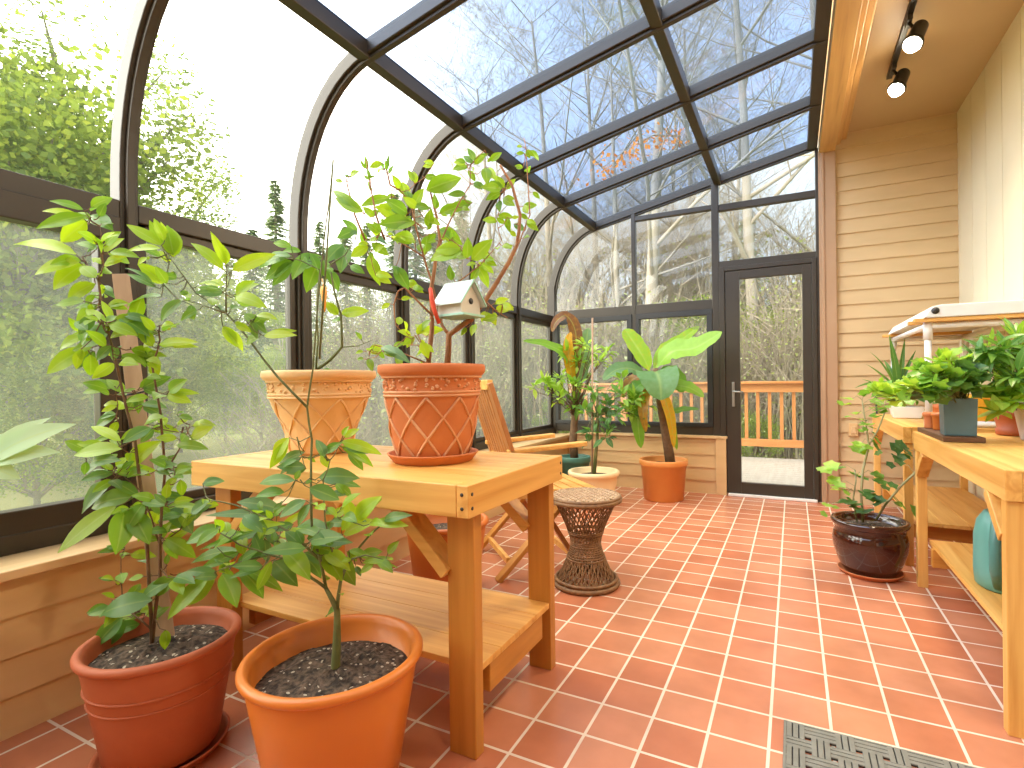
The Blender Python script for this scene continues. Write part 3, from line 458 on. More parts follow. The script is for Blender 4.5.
def tilemat():
    m, t, out = nt('quarry_tile_floor')
    b = N(t, 'ShaderNodeBsdfPrincipled'); v = coords(t, (1, 1, 1), (-TX+TILE*40, -TY+TILE*60, 0))
    br = N(t, 'ShaderNodeTexBrick', offset=0., squash=1.)
    for k, q in (('Scale', 1), ('Mortar Size', .0047), ('Mortar Smooth', .15), ('Bias', 0), ('Brick Width', TILE), ('Row Height', TILE)): br.inputs[k].default_value = q
    br.inputs['Color1'].default_value = (.46, .150, .070, 1); br.inputs['Color2'].default_value = (.55, .225, .118, 1); br.inputs['Mortar'].default_value = (.70, .58, .44, 1)
    L(t, v, br.inputs['Vector'])
    n = N(t, 'ShaderNodeTexNoise', Scale=5, Detail=6); L(t, v, n.inputs['Vector'])
    cr = ramp(t, n.outputs['Fac'], [(.3, (.84, .82, .8)), (.72, (1.1, 1.1, 1.1))])
    mx = N(t, 'ShaderNodeMixRGB', blend_type='MULTIPLY'); mx.inputs[0].default_value = 1; L(t, br.outputs['Color'], mx.inputs[1]); L(t, cr, mx.inputs[2])
    L(t, mx.outputs[0], b.inputs['Base Color'])
    rr = N(t, 'ShaderNodeMapRange'); L(t, br.outputs['Fac'], rr.inputs[0]); rr.inputs[3].default_value = .27; rr.inputs[4].default_value = .8
    L(t, rr.outputs[0], b.inputs['Roughness'])
    iv = N(t, 'ShaderNodeMath', operation='SUBTRACT'); iv.inputs[0].default_value = 1; L(t, br.outputs['Fac'], iv.inputs[1])
    n3 = N(t, 'ShaderNodeTexNoise', Scale=9, Detail=3); L(t, v, n3.inputs['Vector'])
    ad = N(t, 'ShaderNodeMath', operation='MULTIPLY_ADD'); L(t, n3.outputs['Fac'], ad.inputs[0]); ad.inputs[1].default_value = .5; L(t, iv.outputs[0], ad.inputs[2])
    bp = N(t, 'ShaderNodeBump', Strength=.35, Distance=.003); L(t, ad.outputs[0], bp.inputs['Height']); L(t, bp.outputs[0], b.inputs['Normal'])
    L(t, b.outputs[0], out.inputs[0]); return m
M['tile'] = tilemat()
# ------------------------------------------------------------------ room
Y0, Y1 = -1.3, 5.05
XL, XR = -2.094, 1.15
struct('floor', MB().box(XL-.2, XR+.1, Y0, Y1+.1, -.08, 0), M['tile'])
def lap(mb, z0, z1, step, place, back):
    """clapboard section: list of (depth, z) extruded by place()"""
    poly = []; z = z0
    while z < z1-1e-4:
        zt = min(z+step, z1); poly += [(.016, z), (.003, zt)]; z = zt
    poly += [(-back, z1), (-back, z0)]
    place(mb, poly)
# left knee wall, runs along Y and faces +X
mb = MB(); lap(mb, 0, .472, .118, lambda m, p: m.prism([(XL+d-.012, Y0, z) for d, z in p], (0, Y1-Y0, 0)), .16)
struct('wall_left', mb, M['siding'])
struct('trim_1', MB().box(-2.285, -2.055, Y0, 5.06, .472, .502), M['sill'], .004)
# end knee wall, faces -Y
mb = MB(); lap(mb, 0, .505, .118, lambda m, p: m.prism([(-2.12, 5.0-d+.012, z) for d, z in p], (1.482, 0, 0)), .12)
struct('wall_end', mb, M['siding'])
struct('trim_2', MB().box(-.635, -.545, 4.975, 5.10, 0, .506), M['siding'], .003)
struct('trim_3', MB().box(-2.06, -.535, 4.965, 5.03, .507, .532), M['sill'], .003)
# clapboard wall beyond the benches, faces -Y
mb = MB(); lap(mb, 0, 3.10, .118, lambda m, p: m.prism([(.335, 5.05-d, z) for d, z in p], (XR-.335, 0, 0)), .12)
struct('wall_back', mb, M['siding_end'])
mb = MB().box(.205, .335, 5.0, 5.14, 0, 2.95).box(.225, .25, 4.99, 5.01, 0, 2.95)
struct('trim_4', mb, M['trimtan'], .004)
# right wall of grooved panels
mb = MB(); y = Y0
while y < Y1:
    mb.box(XR, XR+.1, y+.004, min(y+.296, Y1+.05), 0, 3.12); y += .30
mb.box(XR+.006, XR+.1, Y0, Y1+.05, 0, 3.12)
struct('wall_right', mb, M['panel'])
struct('ceiling', MB().box(.30, XR+.1, Y0, Y1+.1, 3.07, 3.15), M['ceil'])
mb = MB().box(.215, .335, Y0, 5.04, 2.93, 3.12)
struct('beam_ridge', mb, M['beam'], .004)
mb = MB().box(.335, .375, Y0, 5.04, 2.985, 3.07).box(.375, .42, Y0, 5.04, 3.02, 3.07)
struct('trim_5', mb, M['beam'], .008)
# closed near end of the room, behind the viewer
mb = MB(); lap(mb, 0, 3.10, .118, lambda m, p: m.prism([(-2.4, Y0-.03+d, z) for d, z in p], (XR+2.4, 0, 0)), .12)
struct('wall_near', mb, M['siding'])
# glazing ribs
def glaze(off=0.):
    """section of the curved eave: path in X,Z, offset inwards along its normals"""
    A, B, C_, D = (-2.30, 1.80), (-2.30, 2.22), (-2.10, 2.565), (-1.80, 2.632)
    p = [(-2.30, .50), (-2.30, 1.3)]
    for i in range(13):
        u = i/12; w = ((1-u)**3, 3*u*(1-u)**2, 3*u*u*(1-u), u**3); p.append(tuple(sum(w[k]*q[j] for k, q in enumerate((A, B, C_, D))) for j in (0, 1)))
    k = math.tan(math.radians(11.8)); p += [(-.6, D[1]+k*(D[0]*-1-.6)), (.19, D[1]+k*(.19-D[0]))]
    out = []
    for i, q in enumerate(p):
        t0 = p[max(i-1, 0)]; t1 = p[min(i+1, len(p)-1)]; dx, dz = t1[0]-t0[0], t1[1]-t0[1]; l = math.hypot(dx, dz)
        out.append((q[0]+off*dz/l, q[1]-off*dx/l))
    return out
GA = glaze(-.02); GB = glaze(.05); GC = glaze(.068); GM = glaze(.0)
def rib(mb, A, B, y, w):
    n = len(A); vs = []
    for P in (A, B):
        for yy in (y-w/2, y+w/2): vs += [(x, yy, z) for x, z in P]
    fs = []
    for i in range(n-1):
        fs += [(i, i+1, n+i+1, n+i), (2*n+i, 3*n+i, 3*n+i+1, 2*n+i+1), (i, 2*n+i, 2*n+i+1, i+1), (n+i, n+i+1, 3*n+i+1, 3*n+i)]
    fs += [(0, n, 3*n, 2*n), (n-1, 3*n-1, 4*n-1, 2*n-1)]
    mb._add(vs, fs)
YS = [-1.25, -.465, .32, 1.10, 1.885, 2.67, 3.455, 4.24, 5.035]
for i, y in enumerate(YS):
    mb = MB(); rib(mb, GA, GB, y, .062); rib(mb, GB, GC, y, .03)
    struct('trim_%d' % (10+i), mb, M['frame'], .004)
def roofz(x): ex, ez = GM[-3]; return ez+(x-ex)*math.tan(math.radians(11.8))
for j, (x, w) in enumerate(((GM[14][0]+.0, .06), (-.6, .06), (.165, .075))):
    z = roofz(x); struct('trim_%d' % (30+j), MB().box(x-w/2, x+w/2, Y0, 5.05, z-.062, z+.02), M['frame'], .004)
def curve_pane(mb, pts, y0, y1):
    n = len(pts); mb._add([(x, y0, z) for x, z in pts]+[(x, y1, z) for x, z in pts], [(i, i+1, n+i+1, n+i) for i in range(n-1)], True)
wn = 0
for i in range(len(YS)-1):
    a, b = YS[i]+.031, YS[i+1]-.031
    wn += 1
    mb = MB(); mb.box(-2.315, -2.25, a, b, 1.665, 1.735).box(-2.315, -2.245, a, b, .502, .565).box(-2.325, -2.262, a, b, .565, .60)
    thick = i == 2
    fw = .035
    mb.box(-2.31, -2.268, a, a+fw, .60, 1.67).box(-2.31, -2.268, b-fw, b, .60, 1.67).box(-2.31, -2.268, a, b, 1.62, 1.67)
    if thick: mb.box(-2.305, -2.245, a, b, 1.58, 1.67).box(-2.30, -2.25, b-.07, b, .56, 1.62).box(-2.30, -2.25, a, b, .56, .64)
    w = struct('window_%d' % wn, mb, M['frame'], .004)
    MB()._add([(-2.29, a, .56), (-2.29, b, .56), (-2.29, b, 1.68), (-2.29, a, 1.68)], [(0, 1, 2, 3)]).build('pane', M['g_low'], w)
    q = MB(); curve_pane(q, [(-2.30, 1.70)]+GM[2:15], a, b); q.build('curved_pane', M['g_side'], w)
    wn += 1
    mb = MB(); curve_pane(mb, [GM[14], (-.6, roofz(-.6)), (.16, roofz(.16))], a, b)
    struct('window_%d' % wn, mb, M['g_roof'])
# end glazing wall
YE = 5.035
mb = MB()
zr = lambda x: roofz(x)-.03
mb.box(-2.31, -2.23, YE-.035, YE+.035, .50, 2.05)
mb.box(-1.405, -1.365, YE-.03, YE+.03, .53, zr(-1.385)).box(-.655, -.592, YE-.035, YE+.035, .53, zr(-.62))
mb.box(-2.25, -.64, YE-.027, YE+.03, 1.69, 1.78).box(-2.25, -.64, YE-.027, YE+.03, .532, .61)
mb.box(-1.38, -.64, YE-.026, YE+.03, 2.60, 2.645).box(-.61, .2, YE-.026, YE+.03, 2.575, 2.635)
mb.box(-.61, .2, YE-.031, YE+.035, 2.05, 2.115).box(.185, .21, YE-.035, YE+.035, 0, 2.98)
w = struct('window_30', mb, M['frame'], .004)
# inner sashes of the two lower lights
mb = MB()
for x0, x1 in ((-2.23, -1.405), (-1.365, -.655)):
    mb.box(x0, x1, YE-.04, YE+.02, 1.64, 1.69).box(x0, x1, YE-.04, YE+.02, .61, .645).box(x0, x0+.035, YE-.04, YE+.02, .645, 1.64).box(x1-.05, x1, YE-.04, YE+.02, .645, 1.64)
mb.build('sash', M['dark'], w, .003)
def pane(x0, x1, z0, z1, m, z2=None):
    MB()._add([(x0, YE, z0), (x1, YE, z0), (x1, YE, z2 or z1), (x0, YE, z1)], [(0, 1, 2, 3)]).build('pane', m, w)
pane(-2.23, -1.40, .6, 1.7, M['g_low']); pane(-1.37, -.65, .6, 1.7, M['g_low'])
q = MB(); arc = [(x, YE, z) for x, z in GM[2:15] if x < -1.40]+[(-1.40, YE, zr(-1.4))]
q._add([(-2.29, YE, 1.77)]+arc+[(-1.40, YE, 1.77)], [tuple(range(len(arc)+2))]); q.build('pane', M['g_side'], w)
pane(-1.37, -.65, 1.77, 2.61, M['g_side']); pane(-1.37, -.65, 2.63, zr(-1.37), M['g_side'], zr(-.65))
pane(-.6, .19, 2.1, 2.59, M['g_side']); pane(-.6, .19, 2.62, zr(-.6), M['g_side'], zr(.19))
# door
mb = MB().box(-.592, -.545, YE-.05, YE+.03, 0, 2.06).box(.15, .186, YE-.05, YE+.03, 0, 2.06).box(-.56, .16, YE-.047, YE+.03, 2.02, 2.058)
d = struct('door_1', mb, M['frame'], .003)
mb = MB().box(-.543, -.422, YE-.04, YE+.01, .02, 2.015).box(.078, .148, YE-.04, YE+.01, .02, 2.015).box(-.422, .078, YE-.04, YE+.01, .02, .122).box(-.422, .078, YE-.04, YE+.01, 1.94, 2.015)
mb.build('door_leaf', M['frame'], d, .003)
MB()._add([(-.43, YE-.01, .11), (.085, YE-.01, .11), (.085, YE-.01, 1.95), (-.43, YE-.01, 1.95)], [(0, 1, 2, 3)]).build('pane', M['g_door'], d)
h = MB().box(-.492, -.468, YE-.052, YE-.04, .80, 1.02).build('handle_plate', M['metal'], d, .004)
MB().tube([(-.48, YE-.05, .935), (-.48, YE-.085, .935), (-.47, YE-.092, .935), (-.395, YE-.088, .93)], .008, 8).build('handle_lever', M['metal'], d)
struct('trim_6', MB().box(-.53, .175, 4.955, 5.03, .001, .022), M['white'], .004)
# ------------------------------------------------------------------ pots and plants
def potprof(rb, rt, h, lip_h, lip, wall=.012, soil=.05):
    rl = rt-lip; zs = h-soil
    rs = rb+(rl-rb)*(zs/h)-wall
    return [(0, 0), (rb*.96, 0), (rb, .006), (rl-(rl-rb)*lip_h/h, h-lip_h-.004), (rt-.004, h-lip_h), (rt, h-lip_h+.006), (rt, h-.006), (rt-.005, h), (rt-wall-.004, h), (rt-wall-.008, h-.006), (rs, zs-.02), (0, zs-.02)]
def rollprof(rb, rt, h, roll, wall=.014, soil=.06):
    p = [(0, 0), (rb*.95, 0), (rb, .008), (rt-roll*1.1, h-roll*2.2)]
    for i in range(9):
        q = -PI*.55+PI*1.25*i/8; p.append((rt-roll+roll*math.cos(q), h-roll+roll*math.sin(q)))
    rs = rb+(rt-roll-rb)*((h-soil)/h)-wall
    return p+[(rt-roll*2-wall*.3, h-roll*1.6), (rs, h-soil-.02), (0, h-soil-.02)]
def soil_disc(r, c, seed=1, amp=.012):
    rr = random.Random(seed); mb = MB(); n = 30; k = 9; vs = [(c[0], c[1], c[2]+amp)]; fs = []
    for i in range(1, k+1):
        q = r*i/k
        for j in range(n):
            vs.append((c[0]+q*math.cos(2*PI*j/n), c[1]+q*math.sin(2*PI*j/n), c[2]+amp*(1-(i/k)**2)+rr.uniform(-.35, .35)*amp*(i < k)))
    for j in range(n): fs.append((0, 1+j, 1+(j+1) % n))
    for i in range(k-1):
        for j in range(n): fs.append((1+i*n+j, 1+(i+1)*n+j, 1+(i+1)*n+(j+1) % n, 1+i*n+(j+1) % n))
    return mb._add(vs, fs, True)
def saucer(c, r, h, mat, label, group=None):
    prof = [(0, 0), (r*.84, 0), (r*.86, .002), (r*.985, h-.003), (r, h), (r-.006, h+.002), (r-.012, h-.003), (r*.84, .008), (0, .008)]
    o = MB().lathe(prof, (0, 0, 0), 56).build('plant_saucer', mat); o.location = c
    return tag(o, label, 'saucer', group)
def nearest(p, segs):
    best = None; bd = 9
    for a, b in segs:
        d = b-a; t = max(0, min(1, (p-a).dot(d)/max(d.length_squared, 1e-9))); q = a+d*t; k = (p-q).length
        if k < bd: bd = k; best = q
    return best, bd
CAM = V3((0, 0, 1.03))
def explicit_plant(root, leaves, branches, leafm, stemm, seed, fill=0, fillsize=.05, filltint=(.3, .9), up=.55, extra=.75):
    rr = random.Random(seed); sm = MB(); fo = MB(); segs = []
    for r, pts in branches:
        pts = [V3(p) for p in pts]; n = len(pts); out = []
        for i in range(n-1):           # light smoothing
            for u in (0, .5): out.append(pts[i].lerp(pts[i+1], u)+V3((rr.uniform(-1, 1), rr.uniform(-1, 1), 0))*.002*(u > 0))
        out.append(pts[-1]); k = len(out)
        sm.tube(out, [r*(1-.62*i/(k-1)) for i in range(k)], 8)
        segs += [(out[i], out[i+1]) for i in range(k-1)]
    def one(a, b, w, t):
        vd = (CAM-(a+b)/2).normalized(); d = (b-a).normalized()
        nrm = vd*rr.uniform(.7, 1.3)+V3((0, 0, up))+V3((rr.uniform(-.4, .4), rr.uniform(-.4, .4), 0))
        fo.leaf(a, b, min(w*1.3, (b-a).length*.52), nrm, min(1, max(.02, t)), rr.uniform(.03, .13), 8, 1, rr.uniform(.08, .24), rr.uniform(0, .06))
        q, k = nearest(a, segs)
        if k < .25:
            m = (a+q)/2+V3((0, 0, -.15*k)); sm.tube([q, m, a, a.lerp(b, .12)], [.0016, .0013, .0011, .0006], 5, False)
            if k > .05: segs.append((q, a))
    for ax, ay, az, bx, by, bz, w, t in leaves:
        A_, B_ = V3((ax, ay, az)), V3((bx, by, bz)); l = (B_-A_).length; one(A_, A_+(B_-A_)*1.12, w, t)
        j = V3((rr.uniform(-1, 1), rr.uniform(-1, 1), rr.uniform(-1, 1)))
        if rr.random() < extra: one(A_+j*l*.15, A_+(B_-A_)*rr.uniform(.6, .95)+j*l*.55, w*rr.uniform(.6, .9), min(1, max(0, t+rr.uniform(-.25, .25))))
    base = list(segs)
    for i in range(fill):
        a, b = base[rr.randrange(len(base)//4, len(base))]; p = a.lerp(b, rr.random())
        d = V3((rr.uniform(-1, 1), rr.uniform(-1, 1), rr.uniform(-.5, .7))).normalized(); l = fillsize*rr.uniform(.5, 1.2)
        s0 = p+d*.02; one(s0, s0+d*l, l*rr.uniform(.36, .46), rr.uniform(*filltint))
    st = sm.build('stem', stemm, root); f = fo.build('foliage', leafm, root); return st, f
exec_tables = None
# --- plants standing in front
p = thing('potted_citrus_tree', (-1.606, .853, .022), 'leafy citrus bush tied to a flat wooden stake in a red terracotta pot', 'plant')
pr_ = rollprof(.137, .196, .312, .012); mb = MB().lathe(pr_, (-1.606, .853, .022), 64)
mb.torus((-1.606, .853, .235), .172, .0035, 64).torus((-1.606, .853, .20), .166, .003, 64)
mb.build('pot', M['terrared'], p)
soil_disc(.170, (-1.606, .853, .285), 3, .02).build('soil', M['soil'], p)
explicit_plant(p, LEAVES_A, BRANCHES_A, M['leaf'], M['bark'], 11, 150, .062, (.3, .9))
mb = MB().beam((-1.64, .885, .25), (-2.0, .95, 1.41), .008, .046, (-.55, -.8, 0)); mb.build('stake', M['stake'], p, .002)
a = V3((-1.64, .885, .25)); b = V3((-2.0, .95, 1.41))
mb = MB()
for u in (.66,):
    c = a.lerp(b, u); mb.tube([c+V3((.026*math.cos(q)*.9, .026*math.sin(q), .006*math.sin(q))) for q in [2*PI*i/14 for i in range(15)]], .003, 6)
mb.build('plant_tie', M['cable'], p)
saucer((-1.606, .853, .0), .163, .03, M['terrared'], 'red terracotta saucer under the leafy citrus bush with the flat stake')
p = thing('potted_lemon_sapling', (-1.078, .985, 0), 'slim citrus with long arching shoots in a plain orange plastic pot up front', 'plant')
MB().lathe(rollprof(.158, .2255, .343, .013, soil=.063), (-1.078, .985, 0), 72).build('pot', M['plastic'], p)
soil_disc(.196, (-1.078, .985, .272), 5, .02).build('soil', M['soil'], p)
explicit_plant(p, LEAVES_B, BRANCHES_B, M['leaf'], M['stem'], 12, 75, .055, (.1, .8))
MB().tube([(-1.112, .978, 1.10), (-1.075, .998, 1.622)], [.0028, .0024], 7).build('bamboo_cane', M['stem'], p)
# --- lattice pots on the potting table
def lattice_pot(root, c, rb, rt, h, mat, matr, nl=9):
    prof = [(0, 0), (rb*.96, 0), (rb, .008), (rb*1.12, h*.16), (rb*1.24, h*.36), (rt*.86, h*.66), (rt*.895, h*.70), (rt*.88, h*.715), (rt*.885, h*.86), (rt*.97, h*.90), (rt, h*.93), (rt, h*.975), (rt*.985, h), (rt*.92, h), (rt*.90, h*.97), (rt*.84, h*.86), (0, h*.86)]
    prof = [(r, z) for r, z in prof]
    MB().lathe(prof, c, 72).build('pot', mat, root)
    def rad(z):
        for (r0, z0), (r1, z1) in zip(prof, prof[1:]):
            if z0 <= z <= z1 and z1 > z0: return r0+(r1-r0)*(z-z0)/(z1-z0)
        return rb
    mb = MB()
    for sgn in (-1, 1):
        for k in range(nl):
            pts = []
            for i in range(13):
                z = h*(.03+.63*i/12); q = 2*PI*k/nl+sgn*(i/12)*2*PI/nl*1.5; r = rad(z)+.0015
                pts.append((c[0]+r*math.cos(q), c[1]+r*math.sin(q), c[2]+z))
            mb.tube(pts, .0045, 6)
    for z in (.68, .715, .87): mb.torus((c[0], c[1], c[2]+h*z), rad(h*z)+.001, .0045, 64, 6)
    rr = random.Random(3)
    for i in range(150):                                  # moulded garland in the band
        q = rr.uniform(0, 2*PI); z = h*rr.uniform(.735, .85); r = rad(z)
        mb.sphere((c[0]+r*math.cos(q), c[1]+r*math.sin(q), c[2]+z), rr.uniform(.004, .008), 6, (1, 1, .8))
    mb.build('relief_moulding', matr, root)
    soil_disc(rt*.88, (c[0], c[1], c[2]+h*.87), 8, .008).build('soil', M['soil'], root)
ZT = .766
p = thing('potted_lemon_tree', (-1.129, 1.478, ZT+.008), 'tall two-stemmed lemon tree in a terracotta lattice pot on the table', 'plant')
lattice_pot(p, (-1.129, 1.478, ZT+.008),   .118, .184, .324, M['terra'], M['salt'])
explicit_plant(p, LEAVES_C, BRANCHES_C, M['leaf'], M['stemred'], 13, 80, .05, (.4, 1.), .35, 1.)
MB().tube([(-1.082, 1.412, 1.352), (-1.076, 1.41, 1.318), (-1.068, 1.412, 1.28), (-1.054, 1.42, 1.233)], [.006, .008, .008, .006], 6).build('ribbon', M['ribbon'], p)
saucer((-1.129, 1.478, ZT), .157, .03, M['terra'], 'terracotta saucer under the lattice pot on the table')
p = thing('potted_fig_tree', (-1.70, 1.50, ZT+.001), 'sparse plant with dark drooping lobed leaves in a bleached pale lattice pot on the table', 'plant')
lattice_pot(p, (-1.70, 1.50, ZT+.001), .112, .214, .322, M['terrapale'], M['terrapale'])
explicit_plant(p, LEAVES_D, BRANCHES_D, M['leaf'], M['stem'], 14, 3, .05, (.2, .6))
MB().tube([(-1.652, 1.47, 1.45), (-1.65, 1.475, 1.42)], .002, 5).build('tag_string', M['tagor'], p)
MB().tube([(-1.65, 1.475, 1.42), (-1.649, 1.475, 1.40), (-1.646, 1.475, 1.36), (-1.644, 1.475, 1.32)], [.010, .013, .008, .002], 8).build('plant_tag', M['tagor'], p)
# bird house wedged in the lemon tree
bh = thing('birdhouse', (-1.04, 1.46, 1.24), 'small birdhouse with pale blue roof and round hole perched in the lemon tree', 'birdhouse')
fx = V3((.97, -.12, 0)).normalized(); sx = V3((-fx.y, fx.x, 0))       # front faces fx
o0 = V3((-.962, 1.472, 1.262)); W2, DP, WH, PK = .048, .104, .047, .064
def bp(s, f, z): return o0+sx*s+fx*f+V3((0, 0, z))
mb = MB(); ring = [(W2 if i == 0 else 0, 0) for i in range(1)]
mb.prism([bp(-W2, 0, 0), bp(W2, 0, 0), bp(W2, 0, WH), bp(0, 0, WH+PK-.008), bp(-W2, 0, WH)], -fx*DP); mb.build('house_body', M['birdwall'], bh, .001)
for sg in (-1, 1):
    mb = MB(); e = 1.34; a0 = bp(sg*W2*e, .012, WH-PK*.26); a1 = bp(0, .012, WH+PK)
    th = V3((0, 0, .006)); mb.prism([a0, a1, a1+th, a0+th], -fx*(DP+.024)); mb.build('roof_panel', M['birdroof'], bh, .001)
    mb = MB(); mb.prism([a0+fx*.0005, a1+fx*.0005, a1+th*1.2+fx*.0005, a0+th*1.2+fx*.0005], fx*.004); mb.build('roof_edge', M['birdtrim'], bh)
mb = MB(); mb.prism([bp(-W2*1.15, .016, -.006), bp(W2*1.15, .016, -.006), bp(W2*1.15, .016, .002), bp(-W2*1.15, .016, .002)], -fx*(DP+.03)); mb.build('house_floor', M['birdtrim'], bh, .001)
c = bp(0, .0006, .045); MB().tube([c, c+fx*.001], .0105, 20).build('entrance_hole', M['dark'], bh)
# --- pot standing behind the table
p = thing('empty_plant_pot', (-1.53, 2.10, 0), 'plain orange flowerpot on the floor behind the potting table', 'flowerpot')
MB().lathe(rollprof(.150, .208, .372, .014), (-1.53, 2.10, 0), 56).build('pot', M['plasticdk'], p)
soil_disc(.178, (-1.53, 2.10, .305), 4).build('soil', M['soil'], p)
# ------------------------------------------------------------------ potting table
t = thing('potting_table', (-1.375, 1.445, 0), 'sturdy pine potting table with a plank shelf, holding the two lattice pots', 'table')
X0, X1, YA, YB = -1.945, -.757, 1.135, 1.752
mb = MB(); n = 5; wd = (YB-YA-.076)/n
for i in range(n): mb.box(X0+.038, X1-.038, YA+.038+i*wd+.0006, YA+.038+(i+1)*wd-.0006, ZT-.036, ZT-.001)
mb.build('tabletop', M['pinex'], t, .002)
MB().box(X0, X1-.038, YA, YA+.0375, ZT-.087, ZT).build('apron', M['pinex'], t, .003)
MB().box(X0, X1-.038, YB-.0375, YB, ZT-.087, ZT).build('apron', M['pinex'], t, .003)
MB().box(X1-.0375, X1, YA, YB, ZT-.087, ZT).build('apron', M['piney'], t, .003)
MB().box(X0, X0+.0375, YA+.038, YB-.038, ZT-.087, ZT).build('apron', M['piney'], t, .003)
for z in (ZT-.025, ZT-.062):
    for y in (YA+.018, YB-.018): MB().tube([(X1-.002, y, z), (X1+.0012, y, z)], .005, 10).build('screw', M['blackmetal'], t)
    MB().tube([(X1-.02, YA+.001, z), (X1-.02, YA-.0012, z)], .005, 10).build('screw', M['blackmetal'], t)
for x in (X0+.03, X1-.03-.088):
    for y in (YA+.068, YB-.014-.042):
        MB().box(x, x+.088, y, y+.042, 0, ZT-.087).build('leg', M['pinedz'], t, .003)
for i in range(4):
    y0 = 1.235+i*.119; MB().box(X0+.06, X1-.035, y0, y0+.1175, .222, .242).build('shelf_plank', M['pinex'], t, .002)
MB().box(X1-.075, X1-.037, 1.292, 1.645, .138, .2215).build('shelf_rail', M['pinedy'], t, .003)
MB().box(X0+.083, X0+.121, 1.292, 1.645, .132, .2215).build('shelf_rail', M['pinedy'], t, .003)
for y in (YA+.089, YB-.035):
    MB().beam((X1-.118, y, .50), (X1-.30, y, ZT-.09), .036, .072, (0, 1, 0)).build('brace', M['pinex'], t, .003)
    MB().beam((X0+.118, y, .50), (X0+.30, y, ZT-.09), .036, .072, (0, 1, 0)).build('brace', M['pinex'], t, .003)
# ------------------------------------------------------------------ folding armchair
ch = thing('folding_armchair', (-1.5, 2.7, 0), 'slatted teak folding armchair behind the potting table, facing the far corner', 'chair')
q7 = .70711; OX, OY = -1.392, 2.392; CW = .52
def cp(s, l, z): return V3((OX+q7*(s-l), OY+q7*(s+l), z))
side = V3((-q7, q7, 0))
for l in (0.01, CW-.01):
    MB().beam(cp(-.05, l, 1.035), cp(.10, l, .56), .026, .055, side).beam(cp(.10, l, .57), cp(.46, l, .0), .024, .05, side).build('back_stile', M['teakz'], ch, .004)
    l2 = l-.04 if l < .1 else l-.03
    MB().beam(cp(-.03, l2, .0), cp(.40, l2, .44), .024, .062, side).build('leg', M['pinedz'], ch, .004)
    MB().beam(cp(.045, l, .665), cp(.50, l, .69), .055, .026).build('armrest', M['pinex'], ch, .006)
MB().beam(cp(-.045, .02, 1.025), cp(-.045, CW-.02, 1.025), .03, .055).build('back_rail', M['pinex'], ch, .004)
MB().beam(cp(.085, .02, .60), cp(.085, CW-.02, .60), .024, .05).build('back_rail', M['pinex'], ch, .004)
for i in range(8):
    l = .055+i*(CW-.11)/7; MB().beam(cp(-.042, l, 1.0), cp(.085, l, .60), .044, .012, (q7, q7, 0)).build('back_slat', M['teakz'], ch, .002)
for i in range(7):
    s = .12+i*.07; MB().beam(cp(s, -.02 if i == 6 else .03, .44-.002*i), cp(s, CW+.02 if i == 6 else CW-.03, .44-.002*i), .055, .018).build('seat_slat', M['pinex'], ch, .003)
MB().beam(cp(.09, .04, .425), cp(.57, .04, .413), .022, .04).build('seat_rail', M['pinex'], ch, .003)
MB().beam(cp(.09, CW-.04, .425), cp(.57, CW-.04, .413), .022, .04).build('seat_rail', M['pinex'], ch, .003)
MB().beam(cp(.05, .04, .075), cp(.05, CW-.04, .075), .022, .035).build('stretcher', M['pinex'], ch, .003)
MB().beam(cp(.40, .02, .09), cp(.40, CW-.02, .09), .022, .035).build('stretcher', M['pinex'], ch, .003)
# ------------------------------------------------------------------ wicker stool
sc_ = V3((-.962, 2.515, 0)); st = thing('wicker_stool', sc_, 'brown hourglass shaped wicker stool on the tiles beside the potting table', 'stool')
SH = .455
def srad(u): return .072+(.172-.072)*abs((u-.46)/.54)**1.35 if u > .46 else .072+(.158-.072)*((.46-u)/.46)**1.25
def wick(u0, u1, nn, tw, rad, name, mat):
    mb = MB()
    for sg in (-1, 1):
        for k in range(nn):
            pts = []
            for i in range(13):
                u = u0+(u1-u0)*i/12; q = 2*PI*k/nn+sg*tw*i/12; r = srad(u)+.0015*sg
                pts.append((sc_.x+r*math.cos(q), sc_.y+r*math.sin(q), u*SH))
            mb.tube(pts, rad, 5, False)
    return mb.build(name, mat, st)
wick(.46, .95, 30, .95, .0033, 'upper_lattice', M['wicker']); wick(.03, .46, 30, .95, .0033, 'lower_lattice', M['wicker'])
mb = MB()
for k in range(46):
    q = 2*PI*k/46; mb.tube([(sc_.x+srad(u)*math.cos(q), sc_.y+srad(u)*math.sin(q), u*SH) for u in [.02+.055*i for i in range(6)]], .0035, 5, False)
mb.build('base_spokes', M['wicker'], st)
mb = MB()
for u in (.30, .325, .58, .60, .46, .44, .48): mb.torus((sc_.x, sc_.y, u*SH), srad(u)+.003, .004, 40, 6)
for i in range(10): mb.torus((sc_.x, sc_.y, (.35+i*.021)*SH), srad(.35+i*.021)+.001, .0036, 36, 5)
mb.build('waist_binding', M['wicker'], st)
MB().torus((sc_.x, sc_.y, .013), .162, .012, 48, 8).torus((sc_.x, sc_.y, .034), .154, .009, 48, 8).build('base_ring', M['wicker'], st)
mb = MB().torus((sc_.x, sc_.y, SH-.02), .178, .012, 48, 8).torus((sc_.x, sc_.y, SH-.006), .176, .009, 48, 8); mb.build('seat_rim', M['wicker'], st)
mb = MB(); n = 8
for i in range(-n, n+1):
    v = i*.0205; hl = math.sqrt(max(0, .172**2-v*v))
    if hl < .02: continue
    for ax in (0, 1):
        pts = []; k = max(4, int(hl/.0051)*2)
        for j in range(k+1):
            w = -hl+2*hl*j/k; z = SH-.003+.0042*math.sin(w/.0205*PI+(i % 2)*PI+ax*PI)
            pts.append((sc_.x+(w if ax else v), sc_.y+(v if ax else w), z))
        mb.tube(pts, .0062, 5)
